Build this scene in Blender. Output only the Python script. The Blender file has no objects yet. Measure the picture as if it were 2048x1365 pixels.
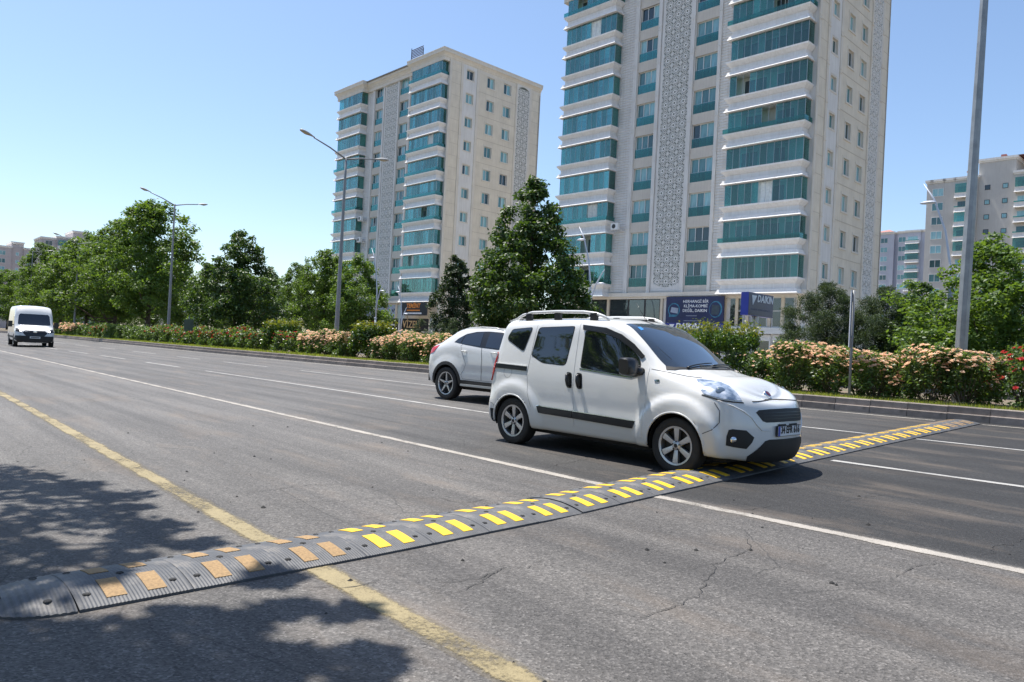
import bpy, math, random
import numpy as np
from mathutils import Vector, Matrix
from mathutils.bvhtree import BVHTree
from mathutils.geometry import delaunay_2d_cdt
R = random.Random(7)
PI = math.pi
scene = bpy.context.scene
col = scene.collection

# ------------------------------------------------------------------ camera
cam_d = bpy.data.cameras.new("camera")
cam = bpy.data.objects.new("camera", cam_d)
col.objects.link(cam)
RI = Vector((0.66481503, 0.74533427, 0.04997788))
UP = Vector((-0.02788695, -0.04209448, 0.99872437))
FW = Vector((-0.7464873, 0.66536071, 0.00719994))
cam.matrix_world = Matrix(((RI[0], UP[0], -FW[0], 0), (RI[1], UP[1], -FW[1], 0), (RI[2], UP[2], -FW[2], 1.29), (0, 0, 0, 1)))
cam_d.sensor_width = 36
cam_d.lens = 1476.0 / 2048 * 36
cam_d.clip_start = 0.1
cam_d.clip_end = 4000
cam_d.dof.use_dof = False
scene.camera = cam
# ------------------------------------------------------------------ sky and sun
EL = math.radians(68)
AZ = Vector((-0.992, -0.125))
AZ.normalize()
SUN = Vector((AZ[0] * math.cos(EL), AZ[1] * math.cos(EL), math.sin(EL)))
world = bpy.data.worlds.new("World")
scene.world = world
world.use_nodes = True
wn = world.node_tree
sky = wn.nodes.new("ShaderNodeTexSky")
sky.sky_type = 'NISHITA'
sky.sun_disc = False
sky.sun_elevation = EL
sky.sun_rotation = math.atan2(AZ[0], AZ[1])
sky.altitude = 600
sky.air_density = 1.1
sky.dust_density = 1.3
sky.ozone_density = 3.0
bg = wn.nodes["Background"]
bg.inputs[1].default_value = 0.12
wn.links.new(sky.outputs[0], bg.inputs[0])
sun_d = bpy.data.lights.new("sun", 'SUN')
sun_d.energy = 5.0
sun_d.angle = math.radians(0.53)
sun_d.color = (1.0, 0.955, 0.89)
sun = bpy.data.objects.new("sun", sun_d)
col.objects.link(sun)
sun.rotation_euler = (-SUN).to_track_quat('-Z', 'Y').to_euler()
scene.view_settings.view_transform = 'Standard'
scene.view_settings.look = 'None'
scene.view_settings.exposure = 0.66
scene.view_settings.gamma = 1
scene.view_settings.use_curve_mapping = False
try:
    scene.cycles.max_bounces = 8
    scene.cycles.transparent_max_bounces = 12
    scene.cycles.diffuse_bounces = 3
    scene.cycles.glossy_bounces = 3
    scene.cycles.transmission_bounces = 4
    scene.cycles.caustics_reflective = False
    scene.cycles.caustics_refractive = False
except Exception:
    pass

# ------------------------------------------------------------------ helpers
def lk(o, parent=None, loc=None, rz=None):
    col.objects.link(o)
    if parent is not None:
        o.parent = parent
    if loc is not None:
        o.location = loc
    if rz is not None:
        o.rotation_euler = (0, 0, rz)
    return o

def tag(o, label=None, cat=None, group=None, kind=None):
    if label: o['label'] = label
    if cat: o['category'] = cat
    if group: o['group'] = group
    if kind: o['kind'] = kind
    return o

def empty(name, loc=(0, 0, 0), rz=0, label=None, cat=None, group=None, kind=None, parent=None):
    o = bpy.data.objects.new(name, None)
    o.empty_display_size = 0.2
    lk(o, parent, loc, rz)
    return tag(o, label, cat, group, kind)

def ob(name, me, parent=None, loc=(0, 0, 0), rz=0):
    return lk(bpy.data.objects.new(name, me), parent, loc, rz)

def copy_tree(o, parent=None):
    c = o.copy()
    col.objects.link(c)
    if parent is not None:
        c.parent = parent
    for ch in o.children:
        copy_tree(ch, c)
    return c

def mesh(name, V, F, mats, mi=None, smooth=False):
    me = bpy.data.meshes.new(name)
    me.from_pydata([tuple(v) for v in V], [], F)
    for m in mats:
        me.materials.append(m)
    if mi is not None and len(mats) > 1:
        me.polygons.foreach_set("material_index", np.array(mi, dtype=np.int32))
    if smooth:
        me.polygons.foreach_set("use_smooth", np.ones(len(me.polygons), dtype=bool))
    me.update()
    return me

class MB:
    def __init__(s):
        s.V = []; s.F = []; s.M = []
    def add(s, V, F, m=0):
        n = len(s.V)
        s.V.extend(V)
        for f in F:
            s.F.append(tuple(i + n for i in f)); s.M.append(m)
        return s
    def quad(s, a, b, c, d, m=0):
        return s.add([a, b, c, d], [(0, 1, 2, 3)], m)
    def box(s, x0, x1, y0, y1, z0, z1, m=0):
        V = [(x, y, z) for z in (z0, z1) for y in (y0, y1) for x in (x0, x1)]
        return s.add(V, [(0, 2, 3, 1), (4, 5, 7, 6), (0, 1, 5, 4), (2, 6, 7, 3), (0, 4, 6, 2), (1, 3, 7, 5)], m)
    def tube(s, pts, rad, n=8, m=0, cap=True):
        pts = [Vector(p) for p in pts]
        if not hasattr(rad, '__len__'): rad = [rad] * len(pts)
        V = []; F = []
        ref = None
        for i, p in enumerate(pts):
            d = (pts[min(i + 1, len(pts) - 1)] - pts[max(i - 1, 0)])
            if d.length < 1e-9: d = Vector((0, 0, 1))
            d.normalize()
            if ref is None:
                ref = Vector((1, 0, 0)) if abs(d.x) < .8 else Vector((0, 1, 0))
            u = (ref - d * ref.dot(d)).normalized(); w = d.cross(u); ref = u
            for k in range(n):
                a = 2 * PI * k / n
                V.append(tuple(p + (u * math.cos(a) + w * math.sin(a)) * rad[i]))
        for i in range(len(pts) - 1):
            for k in range(n):
                k2 = (k + 1) % n
                F.append((i * n + k, i * n + k2, (i + 1) * n + k2, (i + 1) * n + k))
        if cap:
            F.append(tuple(range(n - 1, -1, -1)))
            F.append(tuple((len(pts) - 1) * n + k for k in range(n)))
        return s.add(V, F, m)
    def lathe(s, prof, n=24, axis='z', m=0, c=(0, 0, 0)):
        V = []; F = []
        for (r, h) in prof:
            for k in range(n):
                a = 2 * PI * k / n
                p = (r * math.cos(a), r * math.sin(a), h)
                if axis == 'y': p = (p[0], p[2], p[1])
                if axis == 'x': p = (p[2], p[0], p[1])
                V.append((p[0] + c[0], p[1] + c[1], p[2] + c[2]))
        for i in range(len(prof) - 1):
            for k in range(n):
                k2 = (k + 1) % n
                F.append((i * n + k, i * n + k2, (i + 1) * n + k2, (i + 1) * n + k))
        return s.add(V, F, m)
    def prism(s, poly, a0, a1, axis='y', m=0):
        """poly in the two other axes, extruded from a0 to a1"""
        n = len(poly)
        def P(u, v, a):
            return (u, a, v) if axis == 'y' else ((a, u, v) if axis == 'x' else (u, v, a))
        V = [P(u, v, a0) for u, v in poly] + [P(u, v, a1) for u, v in poly]
        F = [tuple(range(n)), tuple(range(2 * n - 1, n - 1, -1))]
        for i in range(n):
            j = (i + 1) % n
            F.append((i, i + n, j + n, j))
        return s.add(V, F, m)
    def mesh(s, name, mats, smooth=False):
        if not isinstance(mats, (list, tuple)): mats = [mats]
        return mesh(name, s.V, s.F, mats, s.M, smooth)
    def build(s, name, mats, parent=None, smooth=False, loc=(0, 0, 0), rz=0):
        return ob(name, s.mesh(name, mats, smooth), parent, loc, rz)

def autosmooth(me, ang=35):
    """mark edges sharper than the angle"""
    import bmesh
    b = bmesh.new(); b.from_mesh(me)
    a = math.radians(ang)
    for e in b.edges:
        if len(e.link_faces) == 2 and e.calc_face_angle(0) > a: e.smooth = False
    for f in b.faces: f.smooth = True
    b.to_mesh(me); b.free()
    return me

def sweep(b, path, prof, m=0, closed=False, caps=True):
    """profile (outward offset, z) swept along a 2D path; outward = right of travel"""
    n = len(path); nrm = []
    for i in range(n):
        p0 = path[(i - 1) % n] if (closed or i > 0) else None
        p1 = path[i]
        p2 = path[(i + 1) % n] if (closed or i < n - 1) else None
        ns = []
        for a, c in ((p0, p1), (p1, p2)):
            if a is None or c is None: continue
            d = Vector((c[0] - a[0], c[1] - a[1])).normalized()
            ns.append(Vector((d.y, -d.x)))
        if len(ns) == 2:
            mm = (ns[0] + ns[1]); mm.normalize(); mm /= max(.3, mm.dot(ns[0]))
        else: mm = ns[0]
        nrm.append(mm)
    k = len(prof)
    V = []
    for i in range(n):
        for (o, z) in prof:
            V.append((path[i][0] + nrm[i].x * o, path[i][1] + nrm[i].y * o, z))
    F = []
    for i in range(n if closed else n - 1):
        j = (i + 1) % n
        for q in range(k - 1):
            F.append((i * k + q, j * k + q, j * k + q + 1, i * k + q + 1))
    if caps and not closed:
        F.append(tuple(range(k)))
        F.append(tuple((n - 1) * k + q for q in range(k - 1, -1, -1)))
    b.add(V, F, m)

def wall_holes(b, P, U, N, w, h, holes, depth, m=0, mr=None, back=False):
    """vertical wall from corner P along U (unit, horizontal) and +z; N = outward normal; holes = (u0,u1,z0,z1)"""
    P = Vector(P); U = Vector(U); N = Vector(N)
    us = sorted(set([0, w] + [x for q in holes for x in q[:2]]))
    zs = sorted(set([0, h] + [x for q in holes for x in q[2:]]))
    def pt(u, z, d=0): return tuple(P + U * u + Vector((0, 0, z)) - N * d)
    for i in range(len(us) - 1):
        z_run = None
        for j in range(len(zs) - 1):
            uc = (us[i] + us[i + 1]) / 2; zc = (zs[j] + zs[j + 1]) / 2
            if any(q[0] < uc < q[1] and q[2] < zc < q[3] for q in holes): continue
            b.quad(pt(us[i], zs[j]), pt(us[i + 1], zs[j]), pt(us[i + 1], zs[j + 1]), pt(us[i], zs[j + 1]), m)
    mr = m if mr is None else mr
    for (u0, u1, z0, z1) in holes:
        for a, c in (((u0, z0), (u1, z0)), ((u1, z0), (u1, z1)), ((u1, z1), (u0, z1)), ((u0, z1), (u0, z0))):
            b.quad(pt(*a), pt(*a, depth), pt(*c, depth), pt(*c), mr)

# ------------------------------------------------------------------ materials
MT = {}
def newmat(name):
    m = bpy.data.materials.new(name); m.use_nodes = True
    MT[name] = m
    return m, m.node_tree, m.node_tree.nodes["Principled BSDF"]

def rgb(c):
    return (c[0], c[1], c[2], 1) if hasattr(c, '__len__') else (c, c, c, 1)

def N(nt, t, **kw):
    n = nt.nodes.new(t)
    for k, v in kw.items():
        setattr(n, k, v)
    return n

def tex(nt, kind, scale, detail=3, vec=None, rough=.55):
    n = N(nt, "ShaderNodeTexNoise" if kind == 'noise' else "ShaderNodeTexVoronoi")
    n.inputs["Scale"].default_value = scale
    if kind == 'noise':
        n.inputs["Detail"].default_value = detail
        n.inputs["Roughness"].default_value = rough
    if vec is not None: nt.links.new(vec, n.inputs["Vector"])
    return n

def ramp(nt, src, stops):
    r = N(nt, "ShaderNodeValToRGB")
    e = r.color_ramp.elements
    while len(e) < len(stops): e.new(.5)
    for q, (p, c) in zip(e, stops):
        q.position = p; q.color = rgb(c)
    nt.links.new(src, r.inputs[0])
    return r

def mixc(nt, f, a, b, mode='MIX'):
    n = N(nt, "ShaderNodeMix", data_type='RGBA', blend_type=mode)
    for k, v in ((0, f), (6, a), (7, b)):
        if hasattr(v, 'is_output') or hasattr(v, 'links'): nt.links.new(v, n.inputs[k])
        elif k == 0: n.inputs[0].default_value = v
        else: n.inputs[k].default_value = rgb(v)
    return n.outputs[2]

def math_n(nt, op, a, b=None, c=None):
    n = N(nt, "ShaderNodeMath", operation=op)
    for i, v in enumerate((a, b, c)):
        if v is None: continue
        if hasattr(v, 'links'): nt.links.new(v, n.inputs[i])
        else: n.inputs[i].default_value = v
    return n.outputs[0]

def objco(nt, world=False):
    if world:
        return N(nt, "ShaderNodeNewGeometry").outputs["Position"]
    return N(nt, "ShaderNodeTexCoord").outputs["Object"]

def mat(name, c, rough=.6, metal=0, spec=.5, var=.12, vs=3., rnd=0., bump=None, coat=0, streak=0, dirt=None):
    """base colour with soft noise variation, optional per object brightness, bump (scale,strength), vertical streaks"""
    m, nt, p = newmat(name)
    co = objco(nt)
    base = None
    if var > 0:
        n = tex(nt, 'noise', vs, 4, co)
        lo = [x * (1 - var) for x in rgb(c)[:3]]; hi = [min(1, x * (1 + var)) for x in rgb(c)[:3]]
        r = ramp(nt, n.outputs[0], [(.3, lo), (.7, hi)])
        base = r.outputs[0]
    if streak > 0:
        mp = N(nt, "ShaderNodeMapping"); mp.inputs["Scale"].default_value = (2.2, 2.2, .12)
        nt.links.new(co, mp.inputs[0])
        n = tex(nt, 'noise', 3., 5, mp.outputs[0], .65)
        r = ramp(nt, n.outputs[0], [(.42, (1, 1, 1)), (.75, (1 - streak, 1 - streak * 1.1, 1 - streak * 1.25))])
        base = mixc(nt, 1.0, base if base is not None else rgb(c), r.outputs[0], 'MULTIPLY')
    if dirt:
        n = tex(nt, 'noise', dirt[0], 6, co, .7)
        r = ramp(nt, n.outputs[0], [(dirt[1], 0), (dirt[1] + .15, 1)])
        base = mixc(nt, r.outputs[0], base if base is not None else rgb(c), dirt[2])
    if rnd > 0:
        oi = N(nt, "ShaderNodeObjectInfo")
        v = math_n(nt, 'MULTIPLY_ADD', oi.outputs["Random"], 2 * rnd, 1 - rnd)
        cc = N(nt, "ShaderNodeCombineColor")
        for i in range(3): nt.links.new(v, cc.inputs[i])
        base = mixc(nt, 1.0, base if base is not None else rgb(c), cc.outputs[0], 'MULTIPLY')
    if base is not None: nt.links.new(base, p.inputs["Base Color"])
    else: p.inputs["Base Color"].default_value = rgb(c)
    p.inputs["Roughness"].default_value = rough
    p.inputs["Metallic"].default_value = metal
    p.inputs["Specular IOR Level"].default_value = spec
    if coat: p.inputs["Coat Weight"].default_value = coat; p.inputs["Coat Roughness"].default_value = .03
    if bump:
        n = tex(nt, 'noise', bump[0], 4, co)
        bn = N(nt, "ShaderNodeBump"); bn.inputs["Strength"].default_value = bump[1]
        bn.inputs["Distance"].default_value = bump[2] if len(bump) > 2 else .01
        nt.links.new(n.outputs[0], bn.inputs["Height"]); nt.links.new(bn.outputs[0], p.inputs["Normal"])
    return m

def leafmat(name, c1, c2, gloss=.4, trans=.35, tc=None):
    m, nt, p = newmat(name)
    geo = N(nt, "ShaderNodeNewGeometry")
    oi = N(nt, "ShaderNodeObjectInfo")
    wn_ = N(nt, "ShaderNodeTexWhiteNoise", noise_dimensions='1D')
    nt.links.new(geo.outputs["Random Per Island"], wn_.inputs["W"])
    base = mixc(nt, geo.outputs["Random Per Island"], c1, c2)
    v = math_n(nt, 'MULTIPLY_ADD', oi.outputs["Random"], .3, .85)
    cc = N(nt, "ShaderNodeCombineColor")
    for i in range(3): nt.links.new(v, cc.inputs[i])
    base = mixc(nt, 1.0, base, cc.outputs[0], 'MULTIPLY')
    nt.links.new(base, p.inputs["Base Color"])
    p.inputs["Roughness"].default_value = gloss
    p.inputs["Specular IOR Level"].default_value = .4
    tr = N(nt, "ShaderNodeBsdfTranslucent")
    if tc is None: tc = (min(1, c2[0] * 1.9 + .02), min(1, c2[1] * 2.0), c2[2] * .8)
    tr.inputs[0].default_value = rgb(tc)
    mx = N(nt, "ShaderNodeMixShader"); mx.inputs[0].default_value = trans
    nt.links.new(p.outputs[0], mx.inputs[1]); nt.links.new(tr.outputs[0], mx.inputs[2])
    nt.links.new(mx.outputs[0], nt.nodes["Material Output"].inputs[0])
    return m

def glassmat(name, tint, refl=1.0, rough=.02, dark=0., rnd=.0):
    """thin tinted pane: see-through with real reflection"""
    m, nt, p = newmat(name)
    nt.nodes.remove(p)
    t = N(nt, "ShaderNodeBsdfTransparent")
    d = N(nt, "ShaderNodeBsdfDiffuse"); d.inputs[0].default_value = rgb([x * .35 for x in tint])
    g = N(nt, "ShaderNodeBsdfGlossy"); g.inputs["Roughness"].default_value = rough
    g.inputs[0].default_value = (.92, .97, 1, 1)
    if rnd > 0:
        oi = N(nt, "ShaderNodeObjectInfo")
        cc = mixc(nt, oi.outputs["Random"], [x * (1 - rnd) for x in tint], [min(1, x * (1 + rnd)) for x in tint])
        nt.links.new(cc, t.inputs[0])
    else: t.inputs[0].default_value = rgb(tint)
    m0 = N(nt, "ShaderNodeMixShader"); m0.inputs[0].default_value = .12 + dark
    nt.links.new(t.outputs[0], m0.inputs[1]); nt.links.new(d.outputs[0], m0.inputs[2])
    fr = N(nt, "ShaderNodeFresnel"); fr.inputs[0].default_value = 1.55
    f = math_n(nt, 'MULTIPLY_ADD', fr.outputs[0], 1.3 * refl, .04 * refl)
    f2 = math_n(nt, 'MINIMUM', f, 1.0)
    m1 = N(nt, "ShaderNodeMixShader")
    nt.links.new(f2, m1.inputs[0]); nt.links.new(m0.outputs[0], m1.inputs[1]); nt.links.new(g.outputs[0], m1.inputs[2])
    nt.links.new(m1.outputs[0], nt.nodes["Material Output"].inputs[0])
    return m

def pchip(xs, ys):
    xs = list(xs); ys = list(ys); n = len(xs)
    h = [xs[i + 1] - xs[i] for i in range(n - 1)]
    d = [(ys[i + 1] - ys[i]) / h[i] for i in range(n - 1)]
    mm = [d[0]] + [0] * (n - 2) + [d[-1]]
    for i in range(1, n - 1):
        if d[i - 1] * d[i] > 0:
            w1 = 2 * h[i] + h[i - 1]; w2 = h[i] + 2 * h[i - 1]
            mm[i] = (w1 + w2) / (w1 / d[i - 1] + w2 / d[i])
    def f(x):
        if x <= xs[0]: return ys[0] + mm[0] * (x - xs[0])
        if x >= xs[-1]: return ys[-1] + mm[-1] * (x - xs[-1])
        i = 0
        while x > xs[i + 1]: i += 1
        t = (x - xs[i]) / h[i]
        return ((1 + 2 * t) * (1 - t) ** 2 * ys[i] + t * (1 - t) ** 2 * h[i] * mm[i] + t * t * (3 - 2 * t) * ys[i + 1] + t * t * (t - 1) * h[i] * mm[i + 1])
    return f

def gz(x, y):
    return .005 * x + .022 * min(max(y - 4, 0), 12.5)

def text_mesh(s, size, m, shear=0, extrude=.005, align='LEFT', bold=0, sx=1.0):
    cu = bpy.data.curves.new("lettering", 'FONT')
    cu.body = s; cu.size = size; cu.extrude = extrude; cu.shear = shear; cu.align_x = align; cu.align_y = 'BOTTOM_BASELINE' if False else 'BOTTOM'
    cu.offset = bold; cu.resolution_u = 2
    o = bpy.data.objects.new("lettering", cu)
    col.objects.link(o)
    dg = bpy.context.evaluated_depsgraph_get()
    me = bpy.data.meshes.new_from_object(o.evaluated_get(dg))
    bpy.data.objects.remove(o)
    me.materials.clear(); me.materials.append(m)
    # x right, y up -> x right, z up, facing -y
    me.transform(Matrix(((sx, 0, 0, 0), (0, 0, -1, 0), (0, 1, 0, 0), (0, 0, 0, 1))))
    return me
# ------------------------------------------------------------------ asphalt
def asphalt():
    m, nt, p = newmat("asphalt")
    g = N(nt, "ShaderNodeNewGeometry")
    pos = g.outputs["Position"]
    sp = N(nt, "ShaderNodeSeparateXYZ"); nt.links.new(pos, sp.inputs[0])
    wob = tex(nt, 'noise', 1.3, 2, pos)
    yy = math_n(nt, 'MULTIPLY_ADD', wob.outputs[0], .25, sp.outputs[1])
    # boundary follows the painted line
    xf = math_n(nt, 'MULTIPLY_ADD', math_n(nt, 'MAXIMUM', sp.outputs[0], -4.5), .055, 5.82)
    side = math_n(nt, 'SUBTRACT', yy, math_n(nt, 'MINIMUM', xf, 5.75))
    f_new = ramp(nt, math_n(nt, 'MULTIPLY_ADD', side, 4.0, .5), [(.0, 0), (1., 1)])
    big = tex(nt, 'noise', .35, 4, pos, .6)
    old = ramp(nt, big.outputs[0], [(.3, (.086, .081, .076)), (.7, (.118, .111, .104))])
    new = ramp(nt, big.outputs[0], [(.3, (.020, .020, .0205)), (.7, (.033, .0325, .032))])
    base = mixc(nt, f_new.outputs[0], old.outputs[0], new.outputs[0])
    # paler asphalt farther up the street: sheen at grazing view put into the colour
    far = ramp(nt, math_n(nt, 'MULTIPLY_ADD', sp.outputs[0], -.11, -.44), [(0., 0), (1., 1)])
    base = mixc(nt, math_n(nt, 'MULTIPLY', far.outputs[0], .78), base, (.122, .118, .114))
    # aggregate
    v = tex(nt, 'vor', 95, vec=pos)
    sc = ramp(nt, v.outputs["Color"], [(.0, .25), (.30, .75), (.70, 1.12), (1., 2.2)])
    base = mixc(nt, .9, base, sc.outputs[0], 'MULTIPLY')
    n2 = tex(nt, 'noise', 38, 4, pos, .75)
    s2 = ramp(nt, n2.outputs[0], [(.3, .72), (.7, 1.25)])
    base = mixc(nt, .8, base, s2.outputs[0], 'MULTIPLY')
    # tan dust drifts
    mp = N(nt, "ShaderNodeMapping"); mp.inputs["Scale"].default_value = (.5, 1.6, 1); nt.links.new(pos, mp.inputs[0])
    n3 = tex(nt, 'noise', 1.1, 5, mp.outputs[0], .62)
    dm = ramp(nt, n3.outputs[0], [(.52, 0), (.8, .55)])
    base = mixc(nt, dm.outputs[0], base, (.19, .15, .115))
    # wheel-path darkening and fine oil stains
    mp2 = N(nt, "ShaderNodeMapping"); mp2.inputs["Scale"].default_value = (.12, 2.2, 1); nt.links.new(pos, mp2.inputs[0])
    n4 = tex(nt, 'noise', 1., 4, mp2.outputs[0], .6)
    dk = ramp(nt, n4.outputs[0], [(.36, (.70, .70, .71)), (.62, (1.12, 1.11, 1.10))])
    base = mixc(nt, 1, base, dk.outputs[0], 'MULTIPLY')
    # hairline crack web, only in patches
    vw = tex(nt, 'noise', 2.2, 5, pos, .7)
    dv = mixc(nt, .12, pos, vw.outputs["Color"], 'ADD')
    c = N(nt, "ShaderNodeTexVoronoi", feature='DISTANCE_TO_EDGE'); c.inputs["Scale"].default_value = .85
    nt.links.new(dv, c.inputs["Vector"])
    cm = ramp(nt, c.outputs["Distance"], [(.0, 1), (.006, 0)])
    pm = tex(nt, 'noise', .55, 3, pos)
    pr = ramp(nt, pm.outputs[0], [(.5, 0), (.6, 1)])
    f = math_n(nt, 'MULTIPLY', math_n(nt, 'MULTIPLY', cm.outputs[0], pr.outputs[0]), .75)
    base = mixc(nt, f, base, (.02, .02, .02))
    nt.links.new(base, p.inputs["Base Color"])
    p.inputs["Roughness"].default_value = .78
    p.inputs["Specular IOR Level"].default_value = .42
    b1 = N(nt, "ShaderNodeBump"); b1.inputs["Strength"].default_value = .9; b1.inputs["Distance"].default_value = .004
    hh = math_n(nt, 'ADD', v.outputs["Distance"], math_n(nt, 'MULTIPLY', n2.outputs[0], .6))
    nt.links.new(hh, b1.inputs["Height"]); nt.links.new(b1.outputs[0], p.inputs["Normal"])
    return m
ASPH = asphalt()

def paintmat(name, c, wear, thr=.46):
    """thin worn paint: where it has rubbed off, and along its ragged edges, the asphalt below shows"""
    m, nt, p = newmat(name)
    g = N(nt, "ShaderNodeNewGeometry"); pos = g.outputs["Position"]
    v = tex(nt, 'vor', 95, vec=pos)
    n1 = tex(nt, 'noise', 34, 5, pos, .8)
    n2 = tex(nt, 'noise', 1.7, 5, pos, .65)
    at = N(nt, "ShaderNodeAttribute"); at.attribute_name = "edge"
    mix_ = math_n(nt, 'ADD', math_n(nt, 'MULTIPLY', n1.outputs[0], .5), math_n(nt, 'MULTIPLY', n2.outputs[0], .5))
    mix2 = math_n(nt, 'ADD', mix_, math_n(nt, 'MULTIPLY', at.outputs["Fac"], .22))
    w = ramp(nt, mix2, [(thr + .02, 0), (thr + .14, 1)])
    cc = ramp(nt, n2.outputs[0], [(.3, c), (.7, [x * .78 for x in c])])
    gr = ramp(nt, v.outputs["Color"], [(0, .7), (1, 1.15)])
    base = mixc(nt, .6, cc.outputs[0], gr.outputs[0], 'MULTIPLY')
    nt.links.new(base, p.inputs["Base Color"]); p.inputs["Roughness"].default_value = .75
    b1 = N(nt, "ShaderNodeBump"); b1.inputs["Strength"].default_value = .6; b1.inputs["Distance"].default_value = .004
    nt.links.new(v.outputs["Distance"], b1.inputs["Height"]); nt.links.new(b1.outputs[0], p.inputs["Normal"])
    tr = N(nt, "ShaderNodeBsdfTransparent"); mx = N(nt, "ShaderNodeMixShader")
    nt.links.new(math_n(nt, 'MULTIPLY', w.outputs[0], wear), mx.inputs[0])
    nt.links.new(p.outputs[0], mx.inputs[1]); nt.links.new(tr.outputs[0], mx.inputs[2])
    nt.links.new(mx.outputs[0], nt.nodes["Material Output"].inputs[0])
    return m
WPAINT = paintmat("white_road_paint", (.36, .33, .29), .85, .50)
WPAINT2 = paintmat("whiter_road_paint", (.38, .37, .35), .65, .54)
YPAINT = paintmat("yellow_road_paint", (.29, .235, .125), .85, .475)
CRK = mat("dark_crack", (.035, .034, .033), .9, var=0)  # plain dark colour of the crack strips
DARK = mat("dark_tar", .018, .85, var=.3, vs=20)

SOIL = mat("dry_soil", (.16, .12, .085), .95, var=.3, vs=2.5, dirt=(1.2, .5, (.07, .10, .03)))
KERB = mat("concrete_kerb", (.235, .20, .175), .9, var=.18, vs=6, rnd=.16, bump=(60, .5, .004), dirt=(2.5, .62, (.12, .105, .09)))
PAVE = mat("pavement_concrete", (.30, .28, .26), .9, var=.15, vs=1.5)

kK = pchip([-260, -110, -80, -60, -45, -32, -24, -8, -4, 0, 12], [13.5, 15.4, 15.75, 15.75, 15.6, 15.65, 15.88, 16.32, 16.58, 16.85, 17.7])
aA = pchip([-260, -45, -24, -11, -4.7, -2.5, -1.3, 12], [5.9, 5.42, 5.38, 5.36, 5.40, 5.5, 5.57, 6.3])
aB = pchip([-260, -45, -38, -31, -18, -10, -4, -2.1, 12], [8.0, 8.5, 8.6, 8.62, 8.72, 8.70, 9.0, 9.1, 9.95])
aC = pchip([-260, -59, -48, -37, -24.5, -18, -6, -3, 12], [11.0, 11.6, 11.74, 11.74, 11.94, 11.98, 12.3, 12.48, 13.4])
aE = lambda x: kK(x) - .43
aY = pchip([-260, -17, -9, -6.4, -4.6, -2.2, 12], [3.0, 2.13, 2.06, 2.03, 2.01, 2.0, 2.0])

ground = MB()
for (x0, x1, y0, y1) in ((-1500, 1500, -1500, -5.5), (-1500, 1500, 60, 1500), (-1500, -262, -5.5, 60), (62, 1500, -5.5, 60)):
    ground.quad((x0, y0, -1.45), (x1, y0, -1.45), (x1, y1, -1.45), (x0, y1, -1.45))
g_ = ground.build("ground", SOIL); tag(g_, kind='structure')

road = MB()
xs = [-262, -200, -150, -120, -100, -80, -65, -52, -42, -34, -27, -21, -16, -12, -9, -6, -3, 0, 4, 10, 20, 40, 62]
for i in range(len(xs) - 1):
    xa, xb = xs[i], xs[i + 1]
    ys_ = [(lambda x, y=y: y) for y in (-5.5, 0, 4, 8, 12)] + [lambda x: kK(x) + .05]
    for j in range(len(ys_) - 1):
        P = [(x, f(x), gz(x, f(x))) for x, f in ((xa, ys_[j]), (xb, ys_[j]), (xb, ys_[j + 1]), (xa, ys_[j + 1]))]
        road.add(P, [(0, 1, 2, 3)])
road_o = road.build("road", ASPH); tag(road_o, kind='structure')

def strip(name, f, xa, xb, w, m, z=.004, parent=None, step=.6, jit=.006):
    b = MB(); n = max(2, int((xb - xa) / step)); rows = []
    n = min(n, 400)
    for i in range(n + 1):
        x = xa + (xb - xa) * i / n; y = f(x)
        d = (f(x + .1) - f(x - .1)) / .2; L = math.hypot(1, d); nx, ny = -d / L, 1 / L
        a = w / 2 + R.uniform(-jit, jit); c = w / 2 + R.uniform(-jit, jit)
        rows.append(((x + nx * a, y + ny * a), (x + nx * a * .55, y + ny * a * .55), (x - nx * c * .55, y - ny * c * .55), (x - nx * c, y - ny * c)))
    V = []
    for r in rows:
        for q in r: V.append((q[0], q[1], gz(q[0], q[1]) + z))
    b.add(V, [(4 * i + k, 4 * i + k + 1, 4 * i + k + 5, 4 * i + k + 4) for i in range(n) for k in range(3)])
    o = b.build(name, m, parent)
    at = o.data.attributes.new("edge", 'FLOAT', 'POINT'); at.data.foreach_set("value", [1., 0., 0., 1.] * (n + 1))
    return o
strip("lane_line", aA, -120, 14, .145, WPAINT, parent=road_o, step=.06, jit=.010)
strip("yellow_line", aY, -60, 12, .19, YPAINT, parent=road_o, step=.05, jit=.016)
for a, c in ((-44.6, -40.6), (-38.4, -34.1), (-31.2, -27.2), (-24.8, -4.75), (-4.1, 14), (-51.5, -47.5), (-58.5, -54.5), (-65.5, -61.5)):
    strip("lane_dash", aB, a, c, .12, WPAINT2, parent=road_o, step=.3)
for a, c in ((-58.8, -55.2), (-52.3, -48.9), (-45.2, -40.9), (-37.5, -34.3), (-31.7, -27.4), (-24.6, -4.95), (-4.35, 14), (-66, -62)):
    strip("lane_dash", aC, a, c, .12, WPAINT2, parent=road_o, step=.3)
strip("edge_line", aE, -75, -5.3, .14, WPAINT, parent=road_o, step=.3)
strip("edge_line", aE, -4.5, 14, .14, WPAINT, parent=road_o, step=.3)
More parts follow.
